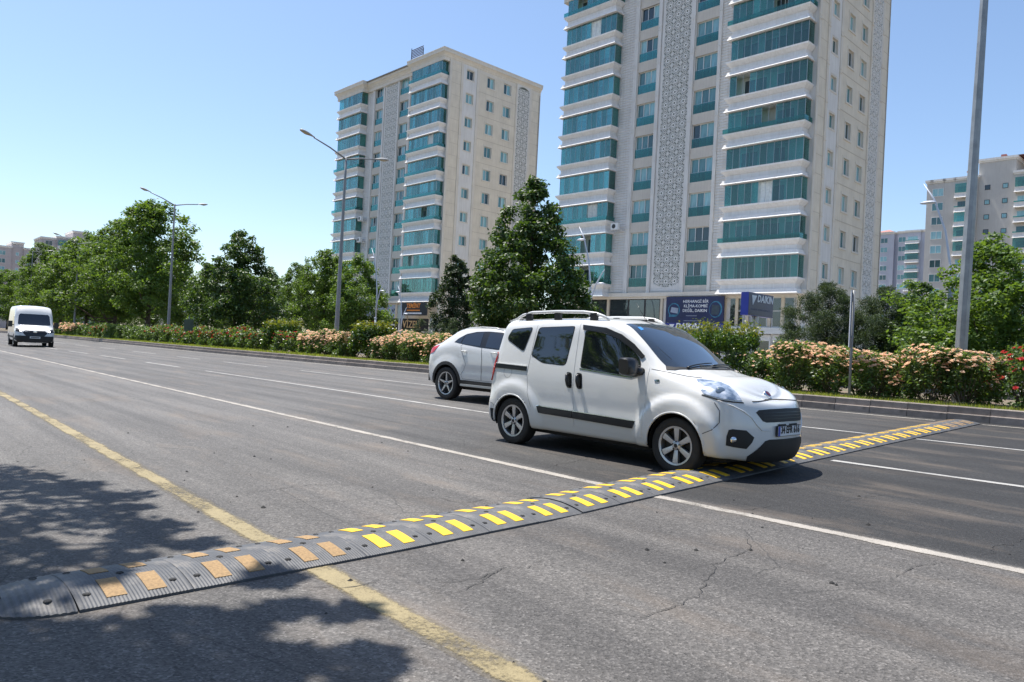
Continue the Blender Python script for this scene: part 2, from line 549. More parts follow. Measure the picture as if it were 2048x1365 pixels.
def crack(pts, w=.0055):
    P = []
    for i in range(len(pts) - 1):
        a, c = Vector(pts[i]), Vector(pts[i + 1]); n = max(2, int((c - a).length / .05))
        for k in range(n):
            q = a.lerp(c, k / n); P.append(q + Vector((R.gauss(0, .011), R.gauss(0, .011))))
    P.append(Vector(pts[-1]))
    V = []; F = []
    for i, q in enumerate(P):
        d = (P[min(i + 1, len(P) - 1)] - P[max(0, i - 1)]); d = d.normalized() if d.length else Vector((1, 0))
        h = w * R.uniform(.15, .75) * (.3 + .7 * math.sin(PI * min(1, max(0, i / len(P)))))
        for s in (-1, 1): V.append((q.x - d.y * s * h, q.y + d.x * s * h, gz(q.x, q.y) + .006))
    for i in range(len(P) - 1): F.append((2 * i, 2 * i + 1, 2 * i + 3, 2 * i + 2))
    ob("crack", mesh("crack", V, F, [CRK]), road_o)
CR = [[(-5.5, 2.59), (-5.31, 3.01), (-5.31, 3.3), (-5.13, 3.49), (-5.06, 3.75), (-4.77, 3.78), (-4.8, 4.19), (-4.75, 4.75)], [(-3.11, 2.28), (-3.04, 2.47), (-3.15, 2.71), (-3.23, 2.91), (-3.17, 3.04), (-3.25, 3.21)], [(-2.59, 3.89), (-2.58, 4.12), (-2.61, 4.57), (-2.83, 4.89)], [(-2.95, 6.62), (-2.91, 7.01), (-2.77, 7.53)], [(-1.76, 4.77), (-1.76, 5.07), (-1.69, 5.36)], [(-1.55, 5.87), (-1.61, 6.13), (-1.54, 6.32), (-1.53, 6.56)], [(-6.99, 5.46), (-7.05, 5.81), (-7.15, 6.22), (-7.09, 6.42)], [(-5.59, 5.49), (-5.68, 5.8), (-5.8, 6.51)], [(-3.28, 2.45), (-3.2, 2.49), (-3.15, 2.65), (-3.25, 2.93)], [(-3.59, 1.69), (-3.54, 1.83), (-3.4, 1.99), (-3.43, 2.17)], [(-3.2, 6.07), (-3.26, 5.67), (-3.44, 5.5)], [(-2.51, 2.64), (-2.43, 2.85), (-2.23, 2.95), (-2.28, 3.5), (-2.58, 4.12)], [(-5.93, 2.4), (-6.06, 3.08), (-5.74, 3.61)], [(-8.24, 2.98), (-8.52, 3.54), (-8.03, 3.78)]]
SP = [(-2.02, 2.06), (-3.02, 3.98), (-2.6, 4.56), (-1.94, 4.33), (-1.91, 4.32), (-10.04, 4.71), (-7.76, 3.28), (-10.37, 4.34), (-10.16, 2.64), (-2.95, 7.06), (-2.42, 5.99), (-5.48, 1.92), (-5.4, 2.37), (-7.15, 2.38), (-2.82, 4.25), (-3.51, 2.05), (-3.49, 2.8)]

for c in CR: crack(c)
b = MB()
for (x, y) in SP + [(R.uniform(-9, 0), R.uniform(.6, 6)) for _ in range(60)]:
    r = R.uniform(.004, .013) if (x, y) not in SP else R.uniform(.012, .022); z = gz(x, y) + .003
    n = 6; V = [(x + r * math.cos(a) * R.uniform(.7, 1.2), y + r * math.sin(a) * R.uniform(.7, 1.2), z) for a in [2 * PI * k / n for k in range(n)]] + [(x, y, z + r * .7)]
    b.add(V, [(k, (k + 1) % n, n) for k in range(n)])
tag(b.build("road_grit", DARK), 'scattered dark pebbles and tar crumbs on the asphalt', 'grit', kind='stuff')

# ------------------------------------------------------------------ kerb and planted median
kerb_root = empty("kerb"); tag(kerb_root, kind='structure')
prof = [(0, -.06), (0, .135), (.012, .15), (.05, .15), (.05, .16), (.05, .275), (.065, .29), (.20, .29), (.20, -.06)]
kb = MB(); kb.prism([(u, v) for u, v in prof], .004, .736, axis='x')
# prism(axis x) puts poly in (y,z)
kme = kb.mesh("kerb_stone", KERB)
x = -95.0; i = 0
while x < 11:
    d = (kK(x + .4) - kK(x)) / .4; a = math.atan(d)
    o = ob("kerb_stone", kme, kerb_root, (x, kK(x), gz(x, kK(x)) + R.uniform(-.004, .004)), a + R.uniform(-.004, .004))
    x += .742 * math.cos(a)
kf = MB()
for i in range(40):
    xa = -262 + i * (262 - 95) / 40; xb = xa + (262 - 95) / 40
    for (u0, z0, u1, z1) in ((0, -.05, 0, .15), (0, .15, .05, .16), (.05, .16, .05, .29), (.05, .29, .2, .29)):
        kf.quad((xa, kK(xa) + u0, gz(xa, 99) + z0 - .02), (xb, kK(xb) + u0, gz(xb, 99) + z0 - .02), (xb, kK(xb) + u1, gz(xb, 99) + z1 - .02), (xa, kK(xa) + u1, gz(xa, 99) + z1 - .02))
tag(kf.build("kerb_stone", KERB, kerb_root), kind='stuff')
def zmed(x, y=17): return gz(x, 99) + .27
med = MB()
for i in range(len(xs) - 1):
    xa, xb = xs[i], xs[i + 1]
    med.quad((xa, kK(xa) + .12, zmed(xa)), (xb, kK(xb) + .12, zmed(xb)), (xb, 23.4, zmed(xb)), (xa, 23.4, zmed(xa)))
    med.quad((xa, 23.4, zmed(xa)), (xb, 23.4, zmed(xb)), (xb, 23.4, zmed(xb) - .3), (xa, 23.4, zmed(xa) - .3))
tag(med.build("median", SOIL), kind='structure')
r2 = MB()
for i in range(len(xs) - 1):
    xa, xb = xs[i], xs[i + 1]
    r2.quad((xa, 23.3, gz(xa, 99)), (xb, 23.3, gz(xb, 99)), (xb, 34, gz(xb, 99)), (xa, 34, gz(xa, 99)))
tag(r2.build("side_road", ASPH), kind='structure')
pv = MB()
for i in range(len(xs) - 1):
    xa, xb = xs[i], xs[i + 1]
    za, zb = gz(xa, 99) + .12, gz(xb, 99) + .12
    pv.quad((xa, 34, za), (xb, 34, zb), (xb, 60.5, zb), (xa, 60.5, za))
    pv.quad((xa, 34, za - .14), (xb, 34, zb - .14), (xb, 34, zb), (xa, 34, za))
tag(pv.build("pavement", PAVE), kind='structure')

# ------------------------------------------------------------------ rubber speed bump
RUB = mat("bump_rubber", (.066, .069, .075), .6, var=.2, vs=9, rnd=.06, dirt=(5, .5, (.15, .14, .13)))
REF_Y = mat("bright_yellow_reflector", (.80, .475, .025), .5, var=.08, vs=60)
REF_T = mat("worn_tan_reflector", (.29, .185, .085), .8, var=.25, vs=70)
BW, BHt = .62, .06
def bprof(x):   # x 0..BW, near(car exit) edge at BW
    t = x / BW
    return .014 + (BHt - .014) * (math.sin(PI * t) ** .88 if 0 < t < 1 else 0)
def seg_mesh():
    V = []; F = []; ny = 60; nx = 16; L = .5075
    for j in range(ny + 1):
        y = L * j / ny
        for i in range(nx + 1):
            x = BW * i / nx
            rib = .0022 if (j % 2 and 2 < j < ny - 2) else 0
            edge = .002 if j in (0, ny) else 0
            V.append((x, y, bprof(x) - rib - edge))
    for j in range(ny):
        for i in range(nx):
            a = j * (nx + 1) + i; F.append((a, a + 1, a + nx + 2, a + nx + 1))
    n = len(V)
    # skirts
    for y in (0, L):
        base = len(V)
        for i in range(nx + 1): V.append((BW * i / nx, y, -.004))
        off = 0 if y == 0 else ny * (nx + 1)
        for i in range(nx): F.append((off + i, base + i, base + i + 1, off + i + 1) if y == 0 else (off + i + 1, base + i + 1, base + i, off + i))
    for i in (0, nx):
        base = len(V); 
        for j in range(ny + 1): V.append((BW * i / nx, L * j / ny, -.004))
        for j in range(ny):
            a = j * (nx + 1) + i; c = a + nx + 1
            F.append((a, c, base + j + 1, base + j) if i else (c, a, base + j, base + j + 1))
    return mesh("segment", V, F, [RUB])
def pad_mesh(x0, x1, y0, y1, m):
    V = []; F = []; n = 6
    for j, y in enumerate((y0, y1)):
        for i in range(n + 1):
            x = x0 + (x1 - x0) * i / n; V.append((x, y, bprof(x) + .0022))
    for i in range(n): F.append((i, i + 1, i + n + 2, i + n + 1))
    k = len(V)
    V += [(v[0], v[1], v[2] - .006) for v in V]
    for i in range(n): F.append((i + 1, i, i + k, i + 1 + k)); F.append((i + n + 1, i + n + 2, i + n + 2 + k, i + n + 1 + k))
    F.append((0, n + 1, n + 1 + k, k)); F.append((n, n + k, 2 * n + 1 + k, 2 * n + 1))
    return mesh("reflector", V, F, [m])
def bolt_mesh(x, y):
    b = MB(); z = bprof(x)
    b.lathe([(.0001, .001), (.011, .001)], 10, c=(x, y, z + .0008), m=0)
    b.lathe([(.011, .0), (.016, .0022), (.019, 0)], 10, c=(x, y, z), m=0)
    return b.mesh("bolt", DARK)
bump = empty("speed_bump", (0, 0, 0), 0, 'black ribbed rubber speed bump with yellow reflector pads laid across the road', 'speed bump')
sm = seg_mesh()
PAD = {k: [pad_mesh(x0, x1, y0, y1, m) for (x0, x1) in ((.365, .565), (.085, .25)) for (y0, y1) in ((.125, .215), (.308, .397))] for k, m in (('y', REF_Y), ('t', REF_T))}
BOL = [bolt_mesh(x, y) for x, y in ((.50, .055), (.50, .445), (.12, .055), (.12, .445), (.31, .25))]
bx = pchip([.3, .82, 2.29, 3.75, 6.69, 16.07], [-3.76, -3.775, -3.83, -3.93, -4.10, -4.55])
y = .82; k = 0
SEGS = []
while k < 30:
    x1 = bx(y); x2 = bx(y + .5); a = math.atan2(-(x2 - x1), .5)
    z = gz(x1, y); 
    s = ob("segment", sm, bump, (x1 - BW * math.cos(a), y - BW * math.sin(a) + R.uniform(-.001, .001), z + R.uniform(0, .0008)), a)
    slope = math.atan(.022 if y > 4 else 0)
    s.rotation_euler = (slope, R.uniform(-.0015, .0015), a)
    kind = 't' if (k < 3 or k > 26) else 'y'
    for pm in PAD[kind]: ob("reflector", pm, s)
    for q, bm in enumerate(BOL):
        if k < 18 or q < 2: ob("bolt", bm, s)
    SEGS.append(s)
    y += .5095; k += 1
def endcap(sign):
    V = []; F = []; nr = 44; nx = 16; L = .36
    for j in range(nr + 1):
        t = j / nr; yy = L * t
        w = math.sqrt(max(0, 1 - (t * .999) ** 2.2))
        for i in range(nx + 1):
            x = BW / 2 + (BW * i / nx - BW / 2) * w
            zz = (bprof(BW * i / nx) - .012) * (1 - t ** 1.8) + .012 - (.003 if j % 4 < 2 else 0)
            V.append((x, sign * yy, zz))
    for j in range(nr):
        for i in range(nx):
            a = j * (nx + 1) + i; f = (a, a + nx + 1, a + nx + 2, a + 1)
            F.append(f if sign < 0 else f[::-1])
    ring = [j * (nx + 1) + nx for j in range(nr + 1)] + [nr * (nx + 1) + i for i in range(nx - 1, -1, -1)] + [j * (nx + 1) for j in range(nr - 1, -1, -1)]
    base = len(V)
    for r_ in ring: V.append((V[r_][0], V[r_][1], -.004))
    for q in range(len(ring) - 1): F.append((ring[q], base + q, base + q + 1, ring[q + 1]))
    return mesh("end_cap", V, F, [RUB])
s = ob("end_cap", endcap(-1), bump, (-3.775 - BW, .812, gz(-4, 1)))
ob("bolt", bolt_mesh(.5, -.1), s); ob("bolt", bolt_mesh(.12, -.1), s)
b = MB(); b.box(.29, .33, -.30, -.2, .0, .034); b.build("keyhole", DARK, s)
x1 = bx(y); ob("end_cap", endcap(1), bump, (x1 - BW, y, gz(x1, y)))
# ------------------------------------------------------------------ towers
F_WHITE = mat("white_stone_cladding", (.72, .70, .67), .75, var=.06, vs=.6, streak=.16)
F_BALC = mat("balcony_moulding", (.80, .78, .755), .7, var=.05, vs=1.2, rnd=.03, streak=.14)
F_BEIGE = mat("beige_stone_cladding", (.72, .65, .535), .8, var=.08, vs=.7, streak=.12)
F_SPAN = mat("beige_spandrel", (.62, .57, .50), .8, var=.06, vs=.8, streak=.12)
F_PALE = mat("pale_stone_strip", (.70, .645, .56), .8, var=.06, vs=.8, streak=.1)
LAT_BACK = mat("grey_green_backing", (.13, .15, .125), .85, var=.1, vs=2)
LAT_W = mat("white_lattice", (.82, .80, .77), .7, var=.04, vs=3)
PVC = mat("white_window_frame", (.74, .74, .73), .4, var=0)
ALU = mat("grey_aluminium", (.42, .44, .45), .35, metal=.6, var=0)
GL_T = glassmat("teal_balcony_glass", (.46, .86, .79), .55, .015, .03, .25)
GL_RAIL = glassmat("green_rail_glass", (.34, .74, .70), .4, .02, .04)
GL_SHOP = glassmat("grey_shop_glass", (.45, .52, .55), .9, .02, .05)
def winmat():
    m, nt, p = newmat("window_pane")
    oi = N(nt, "ShaderNodeObjectInfo")
    r = ramp(nt, oi.outputs["Random"], [(.0, (.01, .02, .03)), (.2, (.03, .10, .11)), (.45, (.10, .26, .28)), (.7, (.32, .56, .58)), (1., (.20, .42, .48))])
    mp = N(nt, "ShaderNodeMapping"); mp.inputs["Scale"].default_value = (14, 14, .6)
    nt.links.new(objco(nt), mp.inputs[0])
    n = tex(nt, 'noise', 1., 2, mp.outputs[0])
    r2_ = ramp(nt, n.outputs[0], [(.35, .75), (.65, 1.15)])
    c = mixc(nt, 1, r.outputs[0], r2_.outputs[0], 'MULTIPLY')
    nt.links.new(c, p.inputs["Base Color"]); p.inputs["Roughness"].default_value = .04
    p.inputs["Specular IOR Level"].default_value = .9
    return m
W_PANE = winmat()
CURT = mat("pale_curtain", (.80, .83, .80), .9, var=.12, vs=5, rnd=.15)
INNER = mat("balcony_inner_wall", (.55, .54, .50), .9, var=.1, vs=2, rnd=.2)
ROOM = mat("dark_room_opening", (.05, .06, .06), .4, var=.2, vs=2)
BLACKF = mat("black_frame", .03, .5, var=0)

BAL_PROF = [(-.30, .0), (.05, .0), (.06, .03), (-.01, .12), (-.02, .14), (-.08, .36), (-.27, .40), (-.27, .78), (-.18, .84), (.0, 1.06), (.045, 1.10), (.045, 1.235), (-.34, 1.235), (-.34, .1), (-.30, 0)]
COR_PROF = [(-.2, 0), (.02, 0), (.02, .42), (.10, .50), (.10, .62), (.30, .86), (.42, .92), (.42, 1.28), (.46, 1.30), (.46, 1.42), (-.1, 1.42), (-.2, .3)]
TILE = {}
def tile_mesh(w, h):
    b = MB()
    def ring(cx, cz, ro, ri, n, d=.035):
        V = []; F = []
        for k in range(n):
            a = 2 * PI * (k + .5) / n
            for r, y in ((ro, 0), (ro, -d), (ri, -d), (ri, 0)):
                V.append((cx + r * math.cos(a) * w, y, cz + r * math.sin(a) * h))
        for k in range(n):
            j = (k + 1) % n
            for q in range(3): F.append((k * 4 + q, j * 4 + q, j * 4 + q + 1, k * 4 + q + 1))
        b.add(V, F)
    e = .028
    for (x0, x1, z0, z1) in ((0, w, 0, e), (0, w, h - e, h), (0, e, e, h - e), (w - e, w, e, h - e)):
        b.box(x0, x1, -.04, 0, z0, z1)
    ring(w / 2, h / 2, .205, .10, 12)
    for k in range(8):
        a = 2 * PI * k / 8 + PI / 8
        ring(w / 2 + .34 * w * math.cos(a), h / 2 + .34 * h * math.sin(a), .125, .07, 6)
    for sx in (0, 1):
        for sz in (0, 1):
            cx = sx * w; cz = sz * h
            ring(cx + (1 if sx == 0 else -1) * .11 * w, cz + (1 if sz == 0 else -1) * .11 * h, .075, .035, 5)
    return b.mesh("lattice_tile", LAT_W)
def tower(name, label, C, rot, z0, L0, nf, ku, kb, seed):
    """C = ground point under the front corner; local x runs to -x along the front, local y away"""
    rr = random.Random(seed)
    T = empty(name, (C[0], C[1], 0), rot, label, 'apartment tower', 'teal-glazed apartment towers')
    X = lambda u: -(u + .25) * ku
    D = 15.0 * kb
    fh = 3.05
    top = L0 + fh * nf
    # --- front centre wall with window openings, side wall with openings
    b = MB()
    xl = X(26.2)
    # left, back, roof
    b.box(xl, xl + .3, .02, D, z0, top + .4, 0)
    b.box(xl, -.0, D - .3, D, z0, top + .4, 1)
    b.box(xl + .3, -.1, .3, D - .3, top, top + .15, 0)
    # front wall (u from 26.2 to 0) with holes
    holes = []
    for k in range(nf):
        zb = L0 + fh * k + .94 - z0; zt = zb + 2.09
        holes.append((X(17.05) - xl, X(15.0) - xl, zb, zt)); holes.append((X(10.85) - xl, X(8.65) - xl, zb, zt))
    b2 = MB()
    wall_holes(b2, (xl, 0, z0), (1, 0, 0), (0, -1, 0), -xl, top + .3 - z0, holes, .28, 0, 2)
    # side wall (faces +x) with holes
    sh = []
    for k in range(nf):
        z = L0 + fh * k - z0
        sh.append((2.5 * kb, 3.6 * kb, z + 1.5, z + 2.72))
        sh.append((5.75 * kb, 6.95 * kb, z + 1.37, z + 2.78)); sh.append((8.5 * kb, 9.75 * kb, z + 1.37, z + 2.78))
    b3 = MB()
    wall_holes(b3, (0, 0, z0), (0, 1, 0), (1, 0, 0), D, top + .3 - z0, sh, .26, 0, 1)
    b.build("wall", [F_WHITE, F_BEIGE], T)
    b2.build("wall", [F_WHITE, F_WHITE, F_SPAN], T)
    b3.build("wall", [F_BEIGE, F_PALE], T)
    # spandrels between front windows, proud of the wall by 2 cm
    b = MB()
    for (ua, uc) in ((17.13, 14.91), (10.93, 8.58)):
        for k in range(nf + 1):
            za = L0 + fh * k - .02; zc = za + .96 if k < nf else za + .3
            b = MB(); b.box(X(ua), X(uc), -.02, .03, 0, zc - za); b.build("spandrel", F_SPAN, T, loc=(0, 0, za))
    # --- cladding boards (too fine to pick apart)
    for (ua, uc) in ((19.15, 17.57), (8.24, 6.85)):
        b = MB(); z = L0 + .45; 
        while z < top:
            b.add([(X(ua), -.015, z), (X(uc), -.015, z), (X(uc), -.075, z + .03), (X(ua), -.075, z + .03), (X(uc), -.03, z + .25), (X(ua), -.03, z + .25)], [(0, 1, 2, 3), (3, 2, 4, 5)])
            z += .25
        tag(b.build("cladding", F_WHITE, T), kind='stuff')
    # --- pilasters with floor rings
    def pil(u0, u1, side=False, m=F_WHITE, dep=.16, zlo=None):
        b = MB(); zl = L0 + .4 if zlo is None else zlo
        def bx_(a, c, d0, d1, z_0, z_1):
            if side: b.box(-d0, d1, a, c, z_0, z_1)
            else: b.box(a, c, -d1, -d0, z_0, z_1)
        a, c = (u0 * kb, u1 * kb) if side else (X(u1), X(u0))
        bx_(a, c, 0, dep, zl, top + .3)
        for k in range(nf):
            z = L0 + fh * k + (.35 if not side else .25)
            bx_(a - .035, c + .035, 0, dep + .04, z, z + .07); bx_(a - .02, c + .02, 0, dep + .025, z + .30, z + .36)
        b.build("pilaster", m, T)
    for a, c in ((17.13, 17.57), (14.55, 14.9), (10.95, 11.3), (8.24, 8.56)): pil(a, c)
    pil(-.1, .22, True, F_PALE, .1, z0); pil(1.62, 1.95, True, F_PALE, .09); pil(4.1, 4.45, True, F_PALE, .09)
    pil(10.6, 10.85, True, F_PALE, .09); pil(13.05, 13.4, True, F_PALE, .09)
    b = MB(); b.box(.002, .03, 1.97 * kb, 4.09 * kb, L0 + .3, top + .2)
    # white field around the first side window column: split between the windows
    b = MB()
    for k in range(nf + 1):
        za = L0 + fh * (k - 1) + 2.86 if k else L0 + .3; zc = L0 + fh * k + 1.36 if k < nf else top + .2
        b.box(.002, .03, 1.97 * kb, 4.09 * kb, za, zc)
    for k in range(nf):
        z = L0 + fh * k
        b.box(.002, .03, 1.97 * kb, 2.44 * kb, z + 1.36, z + 2.86); b.box(.002, .03, 3.66 * kb, 4.09 * kb, z + 1.36, z + 2.86)
    b.build("white_field", F_WHITE, T)
    # thin joint bands on the beige side
    b = MB()
    for k in range(2 * nf + 1):
        z = L0 + .45 + fh / 2 * k
        for a, c in ((.24, 1.6), (13.42, 15.0)): b.box(.001, .012, a * kb, c * kb, z, z + .035)
        if k % 2 == 0: b.box(.001, .018, 4.47 * kb, 10.58 * kb, z, z + .05)
    tag(b.build("joint_band", mat("joint_shade" + name, (.52, .46, .38), .9, var=0), T), kind='stuff')
    # --- windows
    def win_mesh(w, h, n, t=.055):
        b = MB()
        b.box(0, w, -.05, .03, 0, t); b.box(0, w, -.05, .03, h - t, h)
        for i in range(n + 1):
            x = (w - t) * i / n; b.box(x, x + t, -.055, .028, t, h - t)
        return b.mesh("window", PVC)
    fw = 2.09
    for (ua, uc) in ((17.05, 15.0), (10.85, 8.65)):
        w = X(uc) - X(ua); wm = win_mesh(w, fw, 3)
        pm = MB(); pw = (w - .055) / 3 - .055; pm.box(0, pw, -.004, .004, 0, fw - .11); pme = pm.mesh("pane", W_PANE)
        rb = MB(); rb.box(0, w, -.006, .006, 0, .82); rme = rb.mesh("rail_glass", GL_RAIL)
        rc = MB(); rc.box(0, w, -.012, .012, .82, .845); rcm = rc.mesh("handrail", ALU)
        for k in range(nf):
            z = L0 + fh * k + .94
            wo = ob("window", wm, T, (X(ua), .22, z))
            for i in range(3): ob("pane", pme, wo, (.055 + i * (w - .055) / 3, 0, .055))
            ob("rail_glass", rme, wo, (0, -.19, 0)); ob("handrail", rcm, wo, (0, -.19, 0))
    for (u0, u1, za, zc) in ((2.5, 3.6, 1.5, 2.72), (5.75, 6.95, 1.37, 2.78), (8.5, 9.75, 1.37, 2.78)):
        w = (u1 - u0) * kb; h = zc - za
        wm = win_mesh(w, h, 2); pw = (w - .055) / 2 - .055
        pm = MB(); pm.box(0, pw, -.004, .004, 0, h - .11); pme = pm.mesh("pane", W_PANE)
        sb = MB(); e = .10
        sb.box(-e, 0, -.035, 0, -e, h + e); sb.box(w, w + e, -.035, 0, -e, h + e); sb.box(0, w, -.035, 0, h, h + e); sb.box(-.16, w + .16, -.06, 0, -e - .05, 0)
        if u0 > 5: sb.box(-.16, -.1, -.03, 0, h + .02, h + e + .1)
        sme = sb.mesh("surround", F_PALE)
        for k in range(nf):
            wo = ob("window", wm, T, (-.22, u0 * kb, L0 + fh * k + za), PI / 2)
            for i in range(2): ob("pane", pme, wo, (.055 + i * (w - .055) / 2, 0, .055))
            ob("surround", sme, wo, (0, -.222, 0))
    # --- lattice panels
    def lattice(u0, u1, nc, side):
        w = (u1 - u0) * (kb if side else ku); tw = w / nc; th = fh / 3
        nr = nf * 3 - 1
        zb = L0 + .83
        b = MB()
        n = 12; pts = [(-.0, zb + .35)] + [(w * i / n, zb + .35 - .33 * math.sin(PI * i / n)) for i in range(1, n)] + [(w, zb + .35), (w, zb + nr * th)]
        ptt = [(w * (1 - i / n), zb + nr * th + .33 * math.sin(PI * i / n)) for i in range(1, n)] + [(0, zb + nr * th)]
        b.prism(pts + ptt, -.012, .0, 'y')
        lo = ((0, u0 * kb, 0) if side else (X(u1), 0, 0)); rz_ = PI / 2 if side else 0
        L = b.build("lattice_panel", LAT_BACK, T, loc=(0.012, lo[1], 0) if side else (lo[0], -.0, 0), rz=rz_)
        tm = tile_mesh(tw, th)
        for c in range(nc):
            for r_ in range(nr):
                ob("lattice_tile", tm, L, (c * tw, -.014, zb + .02 + r_ * th))
        fb = MB()
        for x0_, x1_ in ((-.22, 0), (w, w + .22)): fb.box(x0_, x1_, -.06, .0, zb - .05, zb + nr * th + .5)
        # bottom and top pieces with a curved edge
        for s_, zc in ((1, zb - .35), (-1, zb + nr * th + .5)):
            base = zb + .35 if s_ > 0 else zb + nr * th
            poly = [(-.22, zc), (w + .22, zc), (w + .22, base)] if s_ > 0 else [(-.22, zc), (-.22, base)]
            if s_ > 0:
                poly += [(w, base)] + [(w * (1 - i / n), base - .35 * math.sin(PI * i / n)) for i in range(1, n)] + [(0, base), (-.22, base)]
            else:
                poly += [(0, base)] + [(w * i / n, base + .35 * math.sin(PI * i / n)) for i in range(1, n)] + [(w, base), (w + .22, base), (w + .22, zc)]
            fb.prism(poly, -.055, -.001, 'y')
        fb.build("frame", F_WHITE, L)
    lattice(11.44, 14.24, 3, False)
    lattice(10.95, 12.95, 2, True)
    # --- balconies
    for si, (ua, uc, uga, ugc) in enumerate(((7.0, 0, 6.62, .0), (25.85, 19.12, 25.7, 19.02 + .1))):
        xa, xc = X(ua), X(uc)
        pb = MB(); path = [(xa, .05), (xa, -1.25), (xc, -1.25), (xc, .05)]
        sweep(pb, path, BAL_PROF, 0)
        pb.box(xa + .28, xc - .28, -.97, .02, .02, .16)
        pme = pb.mesh("balcony", F_BALC)
        gxa, gxc = xa + .28, xc - .10
        hgt = fh - 1.235
        npn = 10 + (si == 0)
        pw = (gxc - gxa) / npn
        gm = MB(); gm.box(.006, pw - .006, -.005, .005, .02, hgt - .03); gme = gm.mesh("glass_panel", GL_T)
        sm_ = MB(); sm_.box(-.005, .005, .01, .93, .02, hgt - .03); sme = sm_.mesh("glass_panel", GL_T)
        jm = MB(); 
        for i in range(npn + 1): jm.box(gxa + i * pw - .012, gxa + i * pw + .012, -1.012, -.99, .03, hgt - .03)
        jm.box(gxa, gxc, -1.03, -.98, 0, .03); jm.box(gxa, gxc, -1.03, -.98, hgt - .05, hgt)
        jm.box(gxc - .02, gxc + .03, -1.03, -.05, hgt - .05, hgt)
        jme = jm.mesh("glazing_rail", ALU)
        for k in range(nf):
            z = L0 + fh * k
            B = ob("balcony", pme, T, (0, 0, z))
            z1 = 1.235
            ob("glazing_rail", jme, B, (0, 0, z1))
            skip = set()
            q = rr.random()
            if q < .3:
                s0 = rr.randrange(1, npn - 3); skip = {s0, s0 + 1}
            for i in range(npn):
                if i in skip: continue
                p_ = ob("glass_panel", gme, B, (gxa + i * pw, -1.0, z1))
            ob("glass_panel", sme, B, (gxc, -1.0, z1)); ob("glass_panel", sme, B, (gxa, -1.0, z1))
            # what stands behind the glass: doors on the wall and curtains
            ib = MB(); w = gxc - gxa
            ib.box(gxa, gxc, -.03, .0, 0, hgt, 0)
            xd = gxa + .5 + rr.random() * .8
            while xd < gxc - 1.4:
                ww = rr.choice([.9, 1.4, 1.9]); zb = rr.choice([0, .0, .5]) - .0
                ib.box(xd, min(xd + ww, gxc - .2), -.06, -.035, max(.02, zb), 1.5, 1)
                ib.box(xd - .05, xd, -.07, -.035, max(.02, zb), 1.55, 2); ib.box(xd + ww / 2 - .03, xd + ww / 2 + .03, -.075, -.04, max(.02, zb), 1.5, 2)
                xd += ww + .5 + rr.random()
            ib.build("loggia_wall", [INNER, ROOM, PVC], B, loc=(0, 0, z1))
            if rr.random() < .5:
                cb = MB(); n0 = 0 if rr.random() < .5 else rr.randrange(0, 4); n1 = rr.randrange(n0 + 3, npn + 1)
                xx = gxa + n0 * pw; V = []; m_ = int((n1 - n0) * pw / .09)
                drop = rr.choice([0, 0, 0, .7])
                for i in range(m_ + 1):
                    y_ = -.88 + .03 * math.sin(i * 1.9) + .015 * math.sin(i * .7)
                    V += [(xx + i * .09, y_, .03 + drop), (xx + i * .09, y_, hgt - .06)]
                cb.add(V, [(2 * i, 2 * i + 2, 2 * i + 3, 2 * i + 1) for i in range(m_)])
                cb.build("curtain", CURT, B, loc=(0, 0, z1))
            if rr.random() < .22:
                rb = MB(); rb.box(xa - .02, xc + .05, -1.33, -1.32, 0, .38); rb.box(xc + .06, xc + .07, -1.32, -.05, 0, .38)
                rb.build("rail_glass", GL_RAIL, B, loc=(0, 0, z1))
    # --- cornice
    cb = MB()
    sweep(cb, [(xl, D), (xl, -1.0), (X(18.9), -1.0), (X(18.9), -.25), (X(7.05), -.25), (X(7.05), -1.0), (.0, -1.0), (.0, D)], [(o, z + top - .15) for o, z in COR_PROF])
    # lids under the cornice over the balcony stacks
    cb.box(xl, X(18.95), -1.05, .3, top - .14, top + .3); cb.box(X(7.0), -.05, -1.05, .3, top - .14, top + .3)
    cb.box(X(18.95), X(7.05), -.26, .3, top + .1, top + .6)
    cb.build("cornice", F_PALE, T)
    rf = MB(); rf.box(xl, 0, -.9, D, top + 1.1, top + 1.2); rf.build("roof", mat("roof_grey" + name, .25, .9, var=.1), T)
    return T, X, top

Ct = (-27.84, 55.38); Cb = (-75.40, 54.56)
TZ0, BZ0 = .12, -.1
T1, XT, topT = tower("apartment_tower", 'tall cream tower with lattice strip and teal balconies, its top cut off by the picture', Ct, .0430, TZ0, 6.52, 10, 1.0, .99, 11)
T2, XB, topB = tower("apartment_tower", 'cream tower with teal balconies and visible roof cornice, rising behind the tall double-armed lamp post', Cb, .0326, BZ0, 6.32, 10, .972, 1.08, 5)

